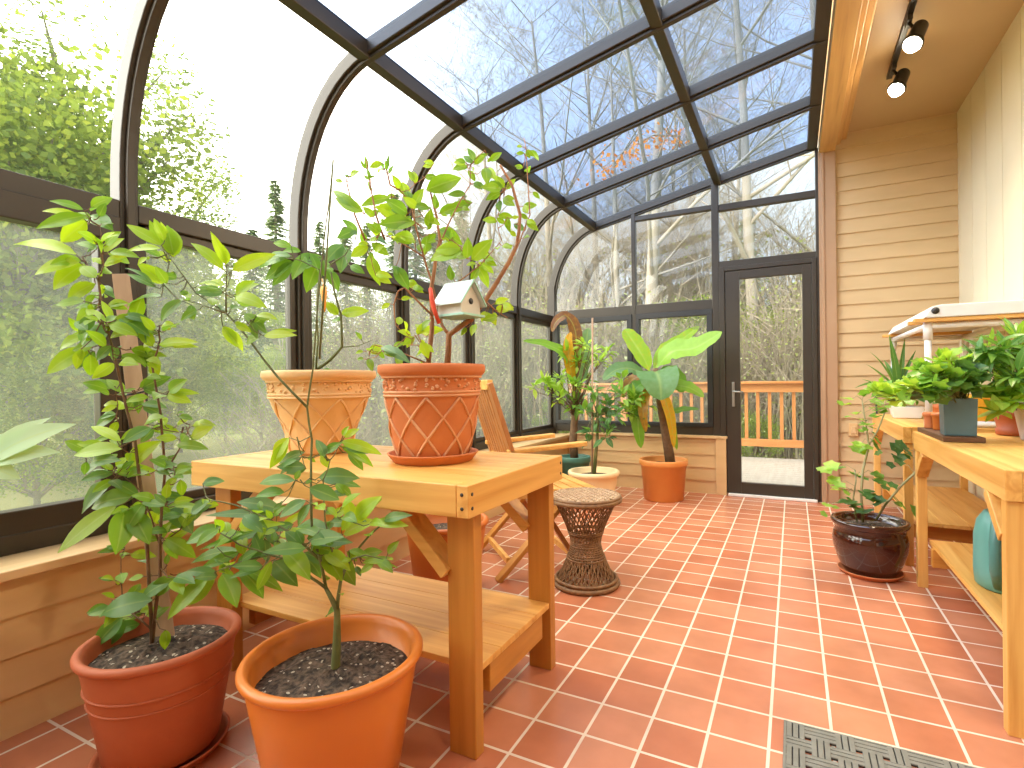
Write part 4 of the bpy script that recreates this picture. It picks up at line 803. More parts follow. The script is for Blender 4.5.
mb.build('woven_seat', M['wickerlt'], st)
# ------------------------------------------------------------------ doormat
dm = thing('doormat', (.33, 1.43, 0), 'grey rubber doormat with a basket weave of open straps lying on the tiles', 'doormat')
mb = MB(); g = MB(); cs = .0625; nx, ny = 12, 9; mx0, my1 = -.035, 1.735
for i in range(nx):
    for j in range(ny):
        cx = mx0+cs*(i+.5); cy = my1-cs*(j+.5); vert = (i+j) % 2 == 0
        hw, hl = .0235, min(.042, cs*.68)
        for k in (-1, 0, 1):
            o = k*.0165; z1 = .0095 if vert else .0085
            x0, x1, y0, y1 = (cx+o-.0068, cx+o+.0068, cy-hl, cy+hl) if vert else (cx-hl, cx+hl, cy+o-.0068, cy+o+.0068)
            x0 = max(x0, mx0); y1 = min(y1, my1); mb.box(x0, x1, y0, y1, .004, z1)
        x0, x1, y0, y1 = (cx-.022, cx+.022, cy-hl, cy+hl) if vert else (cx-hl, cx+hl, cy-.022, cy+.022)
        g.box(max(x0, mx0), x1, y0, min(y1, my1), .001, .0045)
mb.box(mx0, mx0+.0075, my1-ny*cs, my1, .002, .0092).box(mx0, mx0+nx*cs, my1-.0065, my1, .002, .0092)
mb.build('straps', M['rubber'], dm, .0012); g.build('backing', M['rubberdk'], dm)
# ------------------------------------------------------------------ far corner plants
def tufts(mb, T, size, seed, lw=.45, round_=False, droop=.2):
    rr = random.Random(seed)
    for x, y, z, r, t, n in T:
        c = V3((x, y, z))
        for i in range(n):
            d = V3((rr.gauss(0, 1), rr.gauss(0, 1), rr.gauss(.15, .8))); d.normalize()
            a = c+d*r*rr.uniform(0, .55); l = size*rr.uniform(.65, 1.25); e = (d+V3((0, 0, rr.uniform(-droop*2, .5)))).normalized()
            nr = V3((rr.uniform(-.5, .5), rr.uniform(-.7, .2), 1))
            tt = min(1, max(.02, t+rr.uniform(-.22, .18)))
            if round_: lobed(mb, a, e, nr, l, tt, rr)
            else: mb.leaf(a, a+e*l, l*lw, nr, tt, rr.uniform(0, .15), 5, 1, .12)
def lobed(mb, a, e, nr, l, t, rr, nlob=5):
    nn = V3(nr); nn = (nn-e*nn.dot(e)); nn = nn.normalized() if nn.length > .01 else e.orthogonal().normalized()
    s = e.cross(nn); c = a+e*l*.42; vs = [c-nn*l*.05]; rib = [1.]; n = 20
    for i in range(n):
        q = 2*PI*i/n; r = l*.5*(1+.17*math.cos(nlob*q)+.06*math.sin(2*nlob*q+1)); 
        vs.append(c+e*(r*math.cos(q))+s*(r*math.sin(q))+nn*(l*.05*math.sin(3*q)+.03*l)); rib.append(.15)
    mb._add(vs, [(0, 1+i, 1+(i+1) % n) for i in range(n)], True, t, rib)
def petioles(mb, T, base, rad=.002, seed=2, per=3):
    rr = random.Random(seed); b = V3(base)
    for x, y, z, r, t, n in T:
        for i in range(per):
            e = V3((x, y, z))+V3((rr.uniform(-1, 1), rr.uniform(-1, 1), rr.uniform(-1, 1)))*r*.6
            o = b+V3((rr.uniform(-1, 1), rr.uniform(-1, 1), 0))*.03; m = o.lerp(e, .5)+V3((0, 0, .12*(e-o).length))
            mb.tube([o, m, e], [rad*1.3, rad, rad*.7], 5, False)
def bleaf(mb, P, w, t, wave=.10):
    P = [V3(p) for p in P]; n = len(P); path = []
    for i in range(n-1):
        p0, p1, p2, p3 = P[max(i-1, 0)], P[i], P[i+1], P[min(i+2, n-1)]
        for k in range(5):
            u = k/5; path.append(.5*((2*p1)+(p2-p0)*u+(2*p0-5*p1+4*p2-p3)*u*u+(3*p1-p0-3*p2+p3)*u**3))
    path.append(P[-1]); m = len(path); ws = []
    for i in range(m):
        u = i/(m-1); ws.append(w*(.10 if u < .12 else max(.05, math.sin(PI*min(1, (u-.10)/.9)**.75)**.6)))
    vd = (CAM-path[m//2]).normalized(); nrm = vd*.75+V3((0, 0, .8))
    return mb.strip(path, ws, nrm, t, .14, wave, 0, 3)
p = thing('potted_banana_plant', (-1.03, 4.62, 0), 'banana plant with broad arching leaves in an orange pot beside the door', 'plant')
MB().lathe(potprof(.170, .208, .352, .05, .010), (-1.03, 4.62, 0), 56).build('pot', M['plasticlt'], p)
soil_disc(.178, (-1.03, 4.62, .30), 6).build('soil', M['soil'], p)
MB().tube([(-.965, 4.62, .29), (-1.0, 4.62, .55), (-1.04, 4.61, .8), (-1.075, 4.60, 1.05), (-1.085, 4.59, 1.15)], [.045, .042, .036, .032, .02], 12).build('stem', M['bark'], p)
for P, w, tt in BANANA_H: bleaf(MB(), P, w, tt).build('leaf', M['banana'], p)
p = thing('potted_bushy_tree', (-1.79, 4.42, 0), 'bushy tree with a curled dead brown leaf in a green pot in the corner', 'plant')
MB().lathe(potprof(.112, .147, .365, .05, .008), (-1.79, 4.42, 0), 48).build('pot', M['greenpot'], p)
soil_disc(.125, (-1.79, 4.42, .312), 6).build('soil', M['soil'], p)
mb = MB().tube([(-1.79, 4.42, .32)]+TRUNK_F[1:], [.038, .036, .032, .025], 10)
petioles(mb, TUFTS_F, TRUNK_F[2], .004, 4, 2); mb.build('stem', M['bark'], p)
mb = MB(); tufts(mb, TUFTS_F, .085, 21, .42); mb.build('foliage', M['leaf2'], p)
for P, w, tt in BANANA_F: bleaf(MB(), P, w, tt).build('leaf', M['banana'], p)
p = thing('potted_staked_shrub', (-1.49, 4.10, 0), 'thin shrub on a cane in a wide cream pot between green and orange pots', 'plant')
MB().lathe([(0, 0), (.11, 0), (.12, .008), (.165, .10), (.188, .20), (.194, .255), (.205, .262), (.213, .275), (.214, .29), (.208, .302), (.196, .304), (.184, .296), (.178, .25), (0, .25)], (-1.49, 4.10, 0), 48).build('pot', M['creampot'], p)
soil_disc(.168, (-1.49, 4.10, .255), 6).build('soil', M['soil'], p)
mb = MB().tube([(-1.49, 4.10, .24)]+TRUNK_G[1:], [.016, .014, .011, .008], 8)
petioles(mb, TUFTS_G, TRUNK_G[2], .003, 5, 2); mb.build('stem', M['stem'], p)
MB().tube([(STAKE_G[0][0], STAKE_G[0][1], .24), STAKE_G[1]], .008, 8).build('stake', M['stake'], p)
mb = MB(); tufts(mb, TUFTS_G, .09, 22, .5); mb.build('foliage', M['leaf2'], p)
# --- glazed pot with climber
p = thing('potted_ivy_geranium', (.355, 3.265, .012), 'straggling ivy geranium in a glossy dark brown glazed pot at the bench leg', 'plant')
gp = [(0, 0), (.118, 0), (.125, .01), (.150, .06), (.170, .13), (.174, .175), (.166, .208), (.160, .216), (.164, .226), (.160, .235), (.166, .243), (.178, .255), (.181, .268), (.176, .278), (.162, .278), (.152, .262), (.150, .235), (0, .235)]
MB().lathe(gp, (.355, 3.265, .012), 64).build('pot', M['brownglaze'], p)
soil_disc(.149, (.355, 3.265, .245), 9, .015).build('soil', M['soil'], p)
mb = MB().tube(STEM_I1, [.007, .006, .006, .005, .004, .003], 7).tube(STEM_I2, .006, 7).tube(STEM_I3, .004, 6).tube(STEM_I4, .004, 6)
segs = [(V3(a), V3(b)) for Q in (STEM_I1, STEM_I2, STEM_I3, STEM_I4) for a, b in zip(Q, Q[1:])]
fo = MB(); rr = random.Random(31)
for x, y, z, w, tt in LEAVES_I:
    c = V3((x, y, z)); q, k = nearest(c, segs); mb.tube([q, (q+c)/2+V3((0, 0, .02)), c], .0014, 5, False)
    e = (c-q+V3((rr.uniform(-.03, .03), rr.uniform(-.03, .03), .001))).normalized()
    for j in range(4): lobed(fo, c+V3((rr.uniform(-.04, .04), rr.uniform(-.05, .05), rr.uniform(-.03, .02)))*j*.6, e, V3((rr.uniform(-.5, .5), rr.uniform(-.8, -.1), .9)), w*rr.uniform(.55, .85), tt-.08*j, rr)
mb.build('stem', M['stempale'], p); fo.build('foliage', M['leaf2'], p)
saucer((.355, 3.265, 0), .152, .024, M['terra'], 'clay saucer under the glossy dark brown pot')
# ------------------------------------------------------------------ benches along the right wall
def bench(name, y0, y1, label, zsh, mat='pine'):
    b = thing(name, (.83, (y0+y1)/2, 0), label, 'bench'); x0, x1 = .54, 1.125; n = 5; wd = (x1-x0-.04)/n
    mb = MB()
    for i in range(n): mb.box(x0+.04+i*wd+.0007, x0+.04+(i+1)*wd-.0007, y0+.038, y1-.038, ZT-.035, ZT-.001)
    mb.build('benchtop', M['piney'], b, .002)
    MB().box(x0, x0+.039, y0, y1, ZT-.09, ZT).build('apron', M['piney'], b, .003)
    MB().box(x1-.002, x1, y0, y1, ZT-.09, ZT).build('apron', M['piney'], b, .003)
    MB().box(x0+.0395, x1, y0, y0+.0375, ZT-.09, ZT).build('apron', M['pinex'], b, .003)
    MB().box(x0+.0395, x1, y1-.0375, y1, ZT-.09, ZT).build('apron', M['pinex'], b, .003)
    for x in (x0+.004, x1-.06):
        for y in (y0+.012, y1-.10):
            wl = .088 if (y < 2.2) else .042; xl = x if x < .8 else x+.04-wl; yl = y if y < (y0+y1)/2 else y+.048; MB().box(xl, xl+wl, yl, yl+.04, 0, ZT-.09).build('leg', M['pinez'], b, .003)
            s = 1 if y < (y0+y1)/2 else -1; ys = yl+.04 if s > 0 else yl
            MB().beam((x+.02, ys, .56), (x+.02, ys+s*.13, ZT-.092), .036, .05, (1, 0, 0)).build('brace', M['piney'], b, .003)
    for i in range(4):
        MB().box(x0+.055+i*.122, x0+.175+i*.122, y0+.02, y1-.03, zsh, zsh+.02).build('shelf_plank', M['piney'], b, .002)
    MB().box(x0+.046, x1-.01, y0+.10, y0+.138, zsh-.085, zsh-.0005).build('shelf_rail', M['pinedx'], b, .003)
    MB().box(x0+.046, x1-.01, y1-.14, y1-.102, zsh-.085, zsh-.0005).build('shelf_rail', M['pinedx'], b, .003)
    return b
bench('potting_bench', 1.93, 3.20, 'long pine potting bench at the right edge with a watering can on its shelf', .215)
bench('potting_bench', 3.47, 4.72, 'pine potting bench in the far corner carrying the white pipe frame', .225)
# bench goods
ang = math.radians(26)
def rbox(mb, c, w0, w1, d0, d1, h, a):
    vs = []
    for z, w, d in ((0, w0, d0), (h, w1, d1)):
        for i, j in ((-1, -1), (1, -1), (1, 1), (-1, 1)):
            x, y = i*w/2, j*d/2; vs.append((c[0]+x*math.cos(a)-y*math.sin(a), c[1]+x*math.sin(a)+y*math.cos(a), c[2]+z))
    return mb._add(vs, [(3, 2, 1, 0), (4, 5, 6, 7), (0, 1, 5, 4), (1, 2, 6, 5), (2, 3, 7, 6), (3, 0, 4, 7)])
bc = (.626, 2.785, ZT)
ang = math.radians(-3)
tr = rbox(MB(), (0, 0, 0), .14, .14, .50, .50, .022, 0).build('wooden_tray', M['tray'], None, .003); tr.location = (.626, 2.945, ZT)
tag(tr, 'long dark wooden tray along the bench edge under the slate blue planter', 'tray')
bz = (bc[0], bc[1], ZT+.023)
p = thing('potted_geranium', bz, 'leafy green geranium in a square slate blue planter on the bench corner', 'plant')
mb = rbox(MB(), bz, .106, .114, .106, .114, .155, ang); mb.f.pop(1); mb.sm.pop(); mb.mi.pop()
o = mb.build('pot', M['bluepot'], p, .003); so = o.modifiers.new('wall', 'SOLIDIFY'); so.thickness = .010; so.offset = -1
rbox(MB(), (bz[0], bz[1], bz[2]+.11), .09, .092, .09, .092, .02, ang).build('soil', M['soil'], p)
mb = MB(); petioles(mb, TUFTS_BLUE, (bz[0], bz[1], bz[2]+.125), .0022, 7, 7); mb.build('stem', M['stem'], p)
mb = MB(); tufts(mb, TUFTS_BLUE, .052, 23, .5, True); mb.build('foliage', M['leaf2'], p)
def smallpot(name, c, rb, rt, h, mat, label, group=None, lip=.02):
    p = thing(name, c, label, 'flowerpot', group)
    MB().lathe(potprof(rb, rt, h, lip, .006, .006, .02), c, 36).build('pot', mat, p)
    soil_disc(rt-.012, (c[0], c[1], c[2]+h-.035), 2, .006).build('soil', M['soil'], p); return p
smallpot('small_flowerpot', (.595, 3.135, ZT+.0225), .021, .029, .078, M['terra'], 'tiny terracotta pot at the far end of the dark tray')
smallpot('small_flowerpot', (.612, 3.045, ZT+.0225), .022, .030, .08, M['plasticdk'], 'tiny orange pot between the other tiny pot and the blue planter')
p = smallpot('yellow_flowerpot', (1.03, 4.06, ZT), .060, .080, .165, M['yellowpot'], 'yellow glazed flowerpot standing behind the blue planter')
p = thing('potted_peace_lily', (.912, 3.12, ZT), 'big plant with long glossy arching leaves in a ridged terracotta pot by the wall', 'plant')
MB().lathe([(0, 0), (.062, 0), (.07, .004), (.072, .03), (.066, .034), (.074, .075), (.080, .082), (.083, .088), (.084, .118), (.078, .12), (.07, .118), (.066, .095), (0, .095)], (.912, 3.12, ZT), 40).build('pot', M['terrared'], p)
soil_disc(.066, (.912, 3.12, ZT+.098), 2, .006).build('soil', M['soil'], p)
mb = MB(); petioles(mb, TUFTS_R, (.912, 3.12, ZT+.1), .0025, 8, 4); petioles(mb, TUFTS_RL, (.912, 3.12, ZT+.1), .002, 9, 2); mb.build('stem', M['stem'], p)
mb = MB(); tufts(mb, TUFTS_R, .115, 24, .27, False, .5); tufts(mb, TUFTS_RL, .085, 25, .6, False, .3); mb.build('foliage', M['leaf2'], p)
smallpot('lilac_flowerpot', (.918, 2.885, ZT), .058, .09, .16, M['lilac'], 'pale lilac flowerpot cut by the right edge of the view')
# white dish garden
p = thing('dish_garden', (.685, 4.28, ZT), 'low white oblong planter of small bright plants at the bench front', 'planter')
mb = rbox(MB(), (.685, 4.28, ZT), .15, .19, .12, .15, .075, ang); mb.f.pop(1); mb.sm.pop(); mb.mi.pop()
o = mb.build('pot', M['white'], p, .006); so = o.modifiers.new('wall', 'SOLIDIFY'); so.thickness = .008; so.offset = -1
rbox(MB(), (.685, 4.28, ZT+.045), .16, .165, .13, .135, .02, ang).build('soil', M['soil'], p)
mb = MB(); dg = [(.685+x, 4.28+y, ZT+.11+z, .05, tt, 18) for x, y, z, tt in ((-.06, -.02, 0, .9), (.0, .02, .03, .8), (.06, .02, .02, .85), (.03, -.03, .07, .75))]
tufts(mb, dg, .05, 26, .6); mb.build('foliage', M['leaf2'], p)
p = thing('potted_spear_plant', (.78, 3.86, ZT), 'plant of long narrow spear leaves beneath the pipe frame', 'plant')
MB().lathe(potprof(.05, .068, .11, .022, .006), (.78, 3.86, ZT), 36).build('pot', M['terra'], p)
mb = MB()
for P, w, tt in BLADES:
    P = [V3(q) for q in P]; k = 9; path = [P[0]*(1-u)**2+P[1]*2*u*(1-u)+P[2]*u*u for u in [i/(k-1) for i in range(k)]]
    path = [V3((.78, 3.86, ZT+.09))]+path
    mb.strip(path, [w*(.6 if i < 2 else max(.04, (1-((i-2)/(k-2))**2))) for i in range(k+1)], V3((0, -.8, .5)), tt, .2)
mb.build('foliage', M['leaf2'], p)
# pipe frame with lamp hood
g = thing('grow_light_stand', (.87, 4.05, ZT), 'white pipe frame holding a long white lamp hood above the far bench', 'plant light')
fx0, fx1, fy0, fy1, fz = .665, 1.085, 3.52, 4.62, 1.318
for x in (fx0, fx1):
    for y in (fy0, fy1):
        MB().tube([(x, y, ZT+.012), (x, y, fz)], .0165, 14).tube([(x, y, fz-.075), (x, y, fz+.018)], .022, 14).tube([(x, y, ZT), (x, y, ZT+.04)], .022, 14).build('post', M['white'], g)
MB().tube([(fx0, fy0, fz), (fx1, fy0, fz)], .0165, 14).build('top_rail', M['white'], g)
MB().tube([(fx0, fy1, fz), (fx1, fy1, fz)], .0165, 14).build('top_rail', M['white'], g)
MB().tube([(fx0, fy0, fz), (fx0, fy1, fz)], .0165, 14).build('top_rail', M['white'], g)
MB().tube([(fx1, fy0, fz), (fx1, fy1, fz)], .0165, 14).build('top_rail', M['white'], g)
MB().tube([(fx0, fy0, ZT+.018), (fx1, fy0, ZT+.018)], .0165, 14).build('base_rail', M['white'], g)
MB().tube([(fx0, fy1, ZT+.018), (fx1, fy1, ZT+.018)], .0165, 14).build('base_rail', M['white'], g)
for y in (fy0-.03, fy0+.12, fy1-.02): MB().box(fx0-.07, fx1+.03, y-.02, y+.02, fz+.018, fz+.038).build('cross_batten', M['pinex'], g, .002)
mb = MB(); y0, y1 = fy0-.06, fy1+.06; z0 = fz+.039
mb.prism([(fx0-.03, y0, z0), (fx1+.03, y0, z0), (fx1+.03, y0, z0+.064), (fx0+.05, y0, z0+.068), (fx0+.01, y0, z0+.06)], (0, y1-y0, 0)); hd = mb.build('lamp_hood', M['white'], g, .004)
MB().tube([(fx0+.022, y0-.004, z0+.036), (fx0+.022, y0+.01, z0+.036)], .018, 20).build('hood_socket', M['blackmetal'], hd)
# watering can
w = thing('watering_can', (.705, 2.56, .236), 'teal plastic watering can standing on the lower shelf of the near bench', 'watering can')
cx, cy, cz = .705, 2.56, .2355
prof = [(0, 0), (.084, 0), (.094, .008), (.098, .06), (.096, .19), (.085, .245), (.060, .282), (.050, .286), (.046, .284), (0, .28)]
MB().lathe(prof, (cx, cy, cz), 40, True, .86, 1.15).build('body', M['teal'], w)
MB().tube([(cx-.035, cy-.10, cz+.03), (cx-.055, cy-.135, cz+.10), (cx-.058, cy-.145, cz+.20), (cx-.04, cy-.11, cz+.285), (cx-.01, cy-.03, cz+.31), (cx, cy+.02, cz+.275)], [.020, .020, .020, .020, .018, .018], 12).build('handle', M['tealdk'], w)
MB().tube([(cx+.06, cy+.03, cz+.06), (cx+.15, cy+.05, cz+.16), (cx+.24, cy+.07, cz+.26)], [.028, .019, .014], 12).sphere((cx+.25, cy+.072, cz+.27), .03, 14, (.7, 1, 1)).build('spout', M['teal'], w)
# wall cable and conduit
tag(MB().tube([(.60, 5.02, .95), (.605, 5.0, .7), (.615, 5.0, .5), (.60, 5.0, .3), (.62, 4.98, .08)], .007, 8).build('power_cable', M['cable']), 'dark cable hanging down the clapboard wall behind the far bench', 'cable')
c = thing('outlet_box', (.44, 5.02, .45), 'small beige outlet box on the clapboard wall above the glazed pot', 'outlet')
MB().box(.41, .475, 5.018, 5.045, .56, .67).build('cover_plate', M['siding'], c, .004); MB().box(.425, .46, 5.012, 5.02, .585, .645).build('socket', M['sill'], c, .003)
tag(MB().box(1.105, 1.145, 3.29, 3.35, 0, .62).build('wall_post', M['trimtan'], None, .003), 'short brown post against the wall between the two benches', 'post')
tag(MB().tube([(1.13, 3.40, .0), (1.13, 3.40, .62)], .013, 10).build('wall_pipe', M['white']), 'thin white pipe against the wall between the two benches', 'pipe')
# ------------------------------------------------------------------ fig plant just outside the view, one leaf reaching in
p = thing('potted_fig_sapling', (-1.80, .30, 0), 'plant reaching one large pale lobed leaf in from the left edge', 'plant')
MB().lathe(potprof(.10, .135, .26, .04, .008), (-1.80, .30, 0), 40).build('pot', M['plasticdk'], p)
soil_disc(.11, (-1.80, .30, .21), 2).build('soil', M['soil'], p)
F0 = [V3(q) for q in FIGLEAF]
MB().tube([(-1.80, .30, .2), (-1.82, .34, .6), F0[0]+V3((.05, -.1, -.05)), F0[0], F0[1]], [.012, .009, .005, .004, .003], 8).build('stem', M['stem'], p)
def figleaf(mb, P, nrm, t):
    """deeply lobed blade: five forward pointing lobes joined in the palm of the leaf"""
    ax = P[-1]-P[0]; l = ax.length; e = ax.normalized(); nn = V3(nrm); nn = (nn-e*nn.dot(e)).normalized(); s = e.cross(nn)
    for u, an, ln, w in ((0, 0, 1.0, .40), (.02, .42, .80, .30), (.02, -.42, .80, .30), (-.02, .95, .55, .26), (-.02, -.95, .52, .26)):
        a = P[0]+e*(u*l); d = e*math.cos(an)+s*math.sin(an); mb.leaf(a, a+d*(ln*l)-nn*(.05*l*abs(an)), w*l, nn, t, .10, 9, 1, .10, .04)
mb = MB(); figleaf(mb, [F0[0]+(F0[-1]-F0[0])*.12, F0[-1]], V3((.45, -.75, .7)), .16); mb.build('foliage', leafmat('fig_leaf', [(0, (.40, .56, .37)), (.5, (.42, .58, .30)), (1, (.3, .5, .1))], .5, .35), p)
# ------------------------------------------------------------------ track lights
tk = thing('light_track', (.60, 2.2, 3.06), 'black lamp track running along the ceiling', 'lamp track')
MB().box(.585, .617, .2, 4.22, 3.045, 3.0695).build('rail', M['blackmetal'], tk, .002)
def head(name, y, label, d=(-.35, -.42, -.86), en=26):
    h = thing(name, (.60, y, 3.044), label, 'spotlight', 'black spotlights on the ceiling track')
    MB().box(.588, .614, y-.05, y+.05, 3.012, 3.0445).build('track_adapter', M['blackmetal'], h, .004)
    MB().tube([(.60, y-.01, 3.015), (.622, y-.015, 2.975), (.63, y-.02, 2.95)], .009, 8).build('swivel_arm', M['blackmetal'], h)
    d = V3(d).normalized(); c0 = V3((.655, y+.0, 2.985)); a = c0; b = c0+d*.14
    bd = MB().tube([a-d*.012, a, b-d*.03, b-d*.02, b], [.030, .038, .04, .05, .052], 24).build('lamp_can', M['blackmetal'], h)
    MB().tube([b-d*.002, b+d*.008], .043, 24).sphere(b, .042, 14, (1, 1, 1)).build('lamp_lens', M['lamp'], bd)
    li = bpy.data.lights.new('spot', 'SPOT'); li.energy = en; li.color = (1, .80, .55); li.spot_size = 2.6; li.spot_blend = .9; li.shadow_soft_size = .09
    lo = bpy.data.objects.new('spot_beam', li); COL.objects.link(lo); lo.location = b+d*.055; lo.rotation_euler = d.to_track_quat('-Z', 'Y').to_euler()
head('track_spotlight', 3.56, 'glowing black spotlight on the ceiling track, the nearer lamp')
head('track_spotlight', 4.06, 'glowing black spotlight on the ceiling track, the farther lamp')
head('track_spotlight', 1.75, 'added unseen fill spotlight on the ceiling track above the near bench', (-.72, -.12, -.68), 13)  # lamp added out of view as warm fill for the front pots
head('track_spotlight', .45, 'added unseen fill spotlight at the near end of the ceiling track', (-.72, .18, -.66), 13)  # second added fill lamp, also out of view
# ------------------------------------------------------------------ outdoors
M['deck'] = pm('pale_deck', (.36, .32, .26), (.44, .40, .34), 2, .7, .1, (12, 1, 1))
M['lawn'] = pm('rough_meadow', (.25, .31, .07), (.50, .49, .20), .5, .95, .3, detail=8)
M['needle'] = leafmat('conifer_needles', [(0, (.11, .18, .12)), (.5, (.19, .29, .17)), (1, (.32, .41, .21))], .8, .25, False)  # conifer, brush and twig colours lightened in place of haze in the air
M['spring'] = leafmat('spring_leaves', [(0, (.13, .20, .07)), (.5, (.24, .34, .09)), (1, (.42, .50, .13))], .7, .45, False)
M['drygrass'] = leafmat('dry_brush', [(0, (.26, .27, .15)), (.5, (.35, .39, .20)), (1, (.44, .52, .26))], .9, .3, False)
M['rust'] = leafmat('rust_leaves', [(0, (.40, .13, .03)), (.5, (.55, .20, .05)), (1, (.65, .28, .08))], .8, .45, False)
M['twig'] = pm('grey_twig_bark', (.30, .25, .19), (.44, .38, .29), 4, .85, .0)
M['trunk'] = pm('grey_tree_bark', (.24, .21, .17), (.42, .38, .32), 3, .9, .3, (1, 1, .25), bscale=18)
def gz(x, y):
    d = max(0., -x-5, (y-8.5)*.9); return -.95+.16*math.sin(x*.7)*math.cos(y*.6)+.055*d+.0016*d*d
mb = MB(); n = 70; xs = [-75+1.75*i for i in range(n)]; ys = [-30+1.75*i for i in range(n)]
mb._add([(x, y, gz(x, y) if not (-2.6 < x < 3 and -3 < y < 5) else -1.1) for y in ys for x in xs], [(j*n+i, j*n+i+1, (j+1)*n+i+1, (j+1)*n+i) for j in range(n-1) for i in range(n-1)], True)
struct('ground', mb, M['lawn'])
mb = MB()
for i in range(19): y = 5.17+i*.1425; mb.box(-3.2, 2.6, y, y+.136, -.075, -.035)
mb.box(-3.2, 2.6, 5.2, 7.86, -.22, -.08); struct('terrace', mb, M['deck'])
r = thing('deck_railing', (-.3, 7.72, -.035), 'cedar railing with square balusters along the far edge of the deck', 'railing')
MB().box(-3.2, 2.6, 7.64, 7.80, .985, 1.02).box(-3.2, 2.6, 7.70, 7.74, .87, .985).build('top_rail', M['cedarx'], r, .004)
MB().box(-3.2, 2.6, 7.695, 7.745, .135, .235).build('bottom_rail', M['cedarx'], r, .004)
b0 = None
for i in range(38):
    x = -3.08+i*.147
    if b0 is None:
        b0 = MB().box(x-.022, x+.022, 7.742, 7.782, .15, .985).build('baluster', M['cedarz'], r, .003)
    else:
        o = b0.copy(); COL.objects.link(o); o.parent = r; o.location.x = i*.147
for x in (-2.3, .95): MB().box(x-.045, x+.045, 7.68, 7.77, -.035, .985).build('post', M['cedarz'], r, .004)
# --- trees
def conifer(seed, h=9., r=1.9, dens=1.):
    rr = random.Random(seed); t = MB().tube([(0, 0, -.5), (0, 0, h*.5), (0, 0, h*.98)], [h*.018, h*.011, .01], 7); f = MB()
    nl = int(54*dens)
    for i in range(nl):
        u = i/nl; z = h*(.10+.89*u); rad = r*(1-u)**.85*rr.uniform(.75, 1.15)+.08; nb = int(11*(1-u)+6)
        for k in range(nb):
            q = rr.uniform(0, 2*PI); l = rad*rr.uniform(.65, 1.1); tip = V3((l*math.cos(q), l*math.sin(q), z-l*rr.uniform(.05, .45))); a = V3((0, 0, z))
            for j in range(6):
                w = (j+1)/6; c = a.lerp(tip, w)+V3((0, 0, .06*math.sin(w*PI)*l))
                for s in (-1, 1):
                    e = V3((math.cos(q+s*.9), math.sin(q+s*.9), rr.uniform(-.6, .0))); ll = .30*(1.15-w*.6)*(.5+.5*r/1.9)*rr.uniform(.7, 1.2); m = c+e*ll
                    nn = V3((-e.y, e.x, rr.uniform(-.3, .3)))*ll*.20
                    f._add([c-nn, m, c+nn], [(0, 1, 2)], False, rr.uniform(.1, .9), [0, 0, 0])
    return t, f
def bare(seed, h=12., spread=.55, lv=4, n1=15):
    rr = random.Random(seed); t = MB(); tw = MB()
    def grow(p, d, l, r, lev):
        k = 5 if lev == 0 else 4; pts = [p]; dd = d.copy(); ends = []
        for i in range(k):
            dd = (dd+V3((rr.uniform(-1, 1), rr.uniform(-1, 1), rr.uniform(-.35, .6)))*(.05 if lev == 0 else .17)).normalized(); pts.append(pts[-1]+dd*l/k)
        mb = t if lev < 2 else tw
        mb.tube(pts, [r*(1-.8*i/k) for i in range(k+1)], 8 if lev == 0 else (5 if lev == 1 else 3), False)
        if lev >= lv: return
        nb = n1 if lev == 0 else (7 if lev == 1 else 6)
        for i in range(nb):
            u = rr.uniform(.3 if lev == 0 else .15, 1.); x = u*k; j = min(int(x), k-1); q = pts[j].lerp(pts[j+1], x-j)
            a = rr.uniform(0, 2*PI); o = V3((math.cos(a), math.sin(a), rr.uniform(-.2, .5))); nd = (dd*rr.uniform(.25, .8)+o*spread*1.3+V3((0, 0, .12))).normalized()
            grow(q, nd, l*rr.uniform(.34, .56), max(.0035, r*(1-.8*u)*rr.uniform(.36, .55)), lev+1)
    grow(V3((0, 0, -.5)), V3((rr.uniform(-.05, .05), rr.uniform(-.05, .05), 1)), h, h*.0115, 0)
    return t, tw
def blob_tree(seed, h=4., r=1.6, n=15000, size=.068, base=.12):
    rr = random.Random(seed); t = MB(); f = MB(); cl = []
    for i in range(16):
        q = rr.uniform(0, 2*PI); z = h*rr.uniform(base+.12, .95); w = r*(1-((z/h-.45)/.62)**2)**.5 if abs(z/h-.45) < .62 else .2; d = w*rr.uniform(.15, .85); cl.append((V3((d*math.cos(q), d*math.sin(q), z)), r*rr.uniform(.28, .5)))
    t.tube([(0, 0, -.5), (0, 0, h*.4), (0, 0, h*.8)], [h*.02, h*.014, .01], 7)
    for c, w in cl: t.tube([V3((0, 0, c.z*.5)), c.lerp(V3((0, 0, c.z*.7)), .4), c], [h*.009, h*.006, .006], 5, False)
    for i in range(n):
        c, w = rr.choice(cl); d = V3((rr.gauss(0, 1), rr.gauss(0, 1), rr.gauss(0, .8))); d = d.normalized()*w*rr.random()**.45; p = c+d
        if p.z < h*base: continue
        e = V3((rr.gauss(0, 1), rr.gauss(0, 1), rr.gauss(-.2, .7))).normalized(); s = size*rr.uniform(.6, 1.3); nn = e.orthogonal().normalized()*s*.35
        f._add([p, p+e*s*.5-nn, p+e*s, p+e*s*.5+nn], [(0, 1, 2, 3)], False, min(1, max(.03, rr.gauss(.5, .22))), [0]*4)
    return t, f
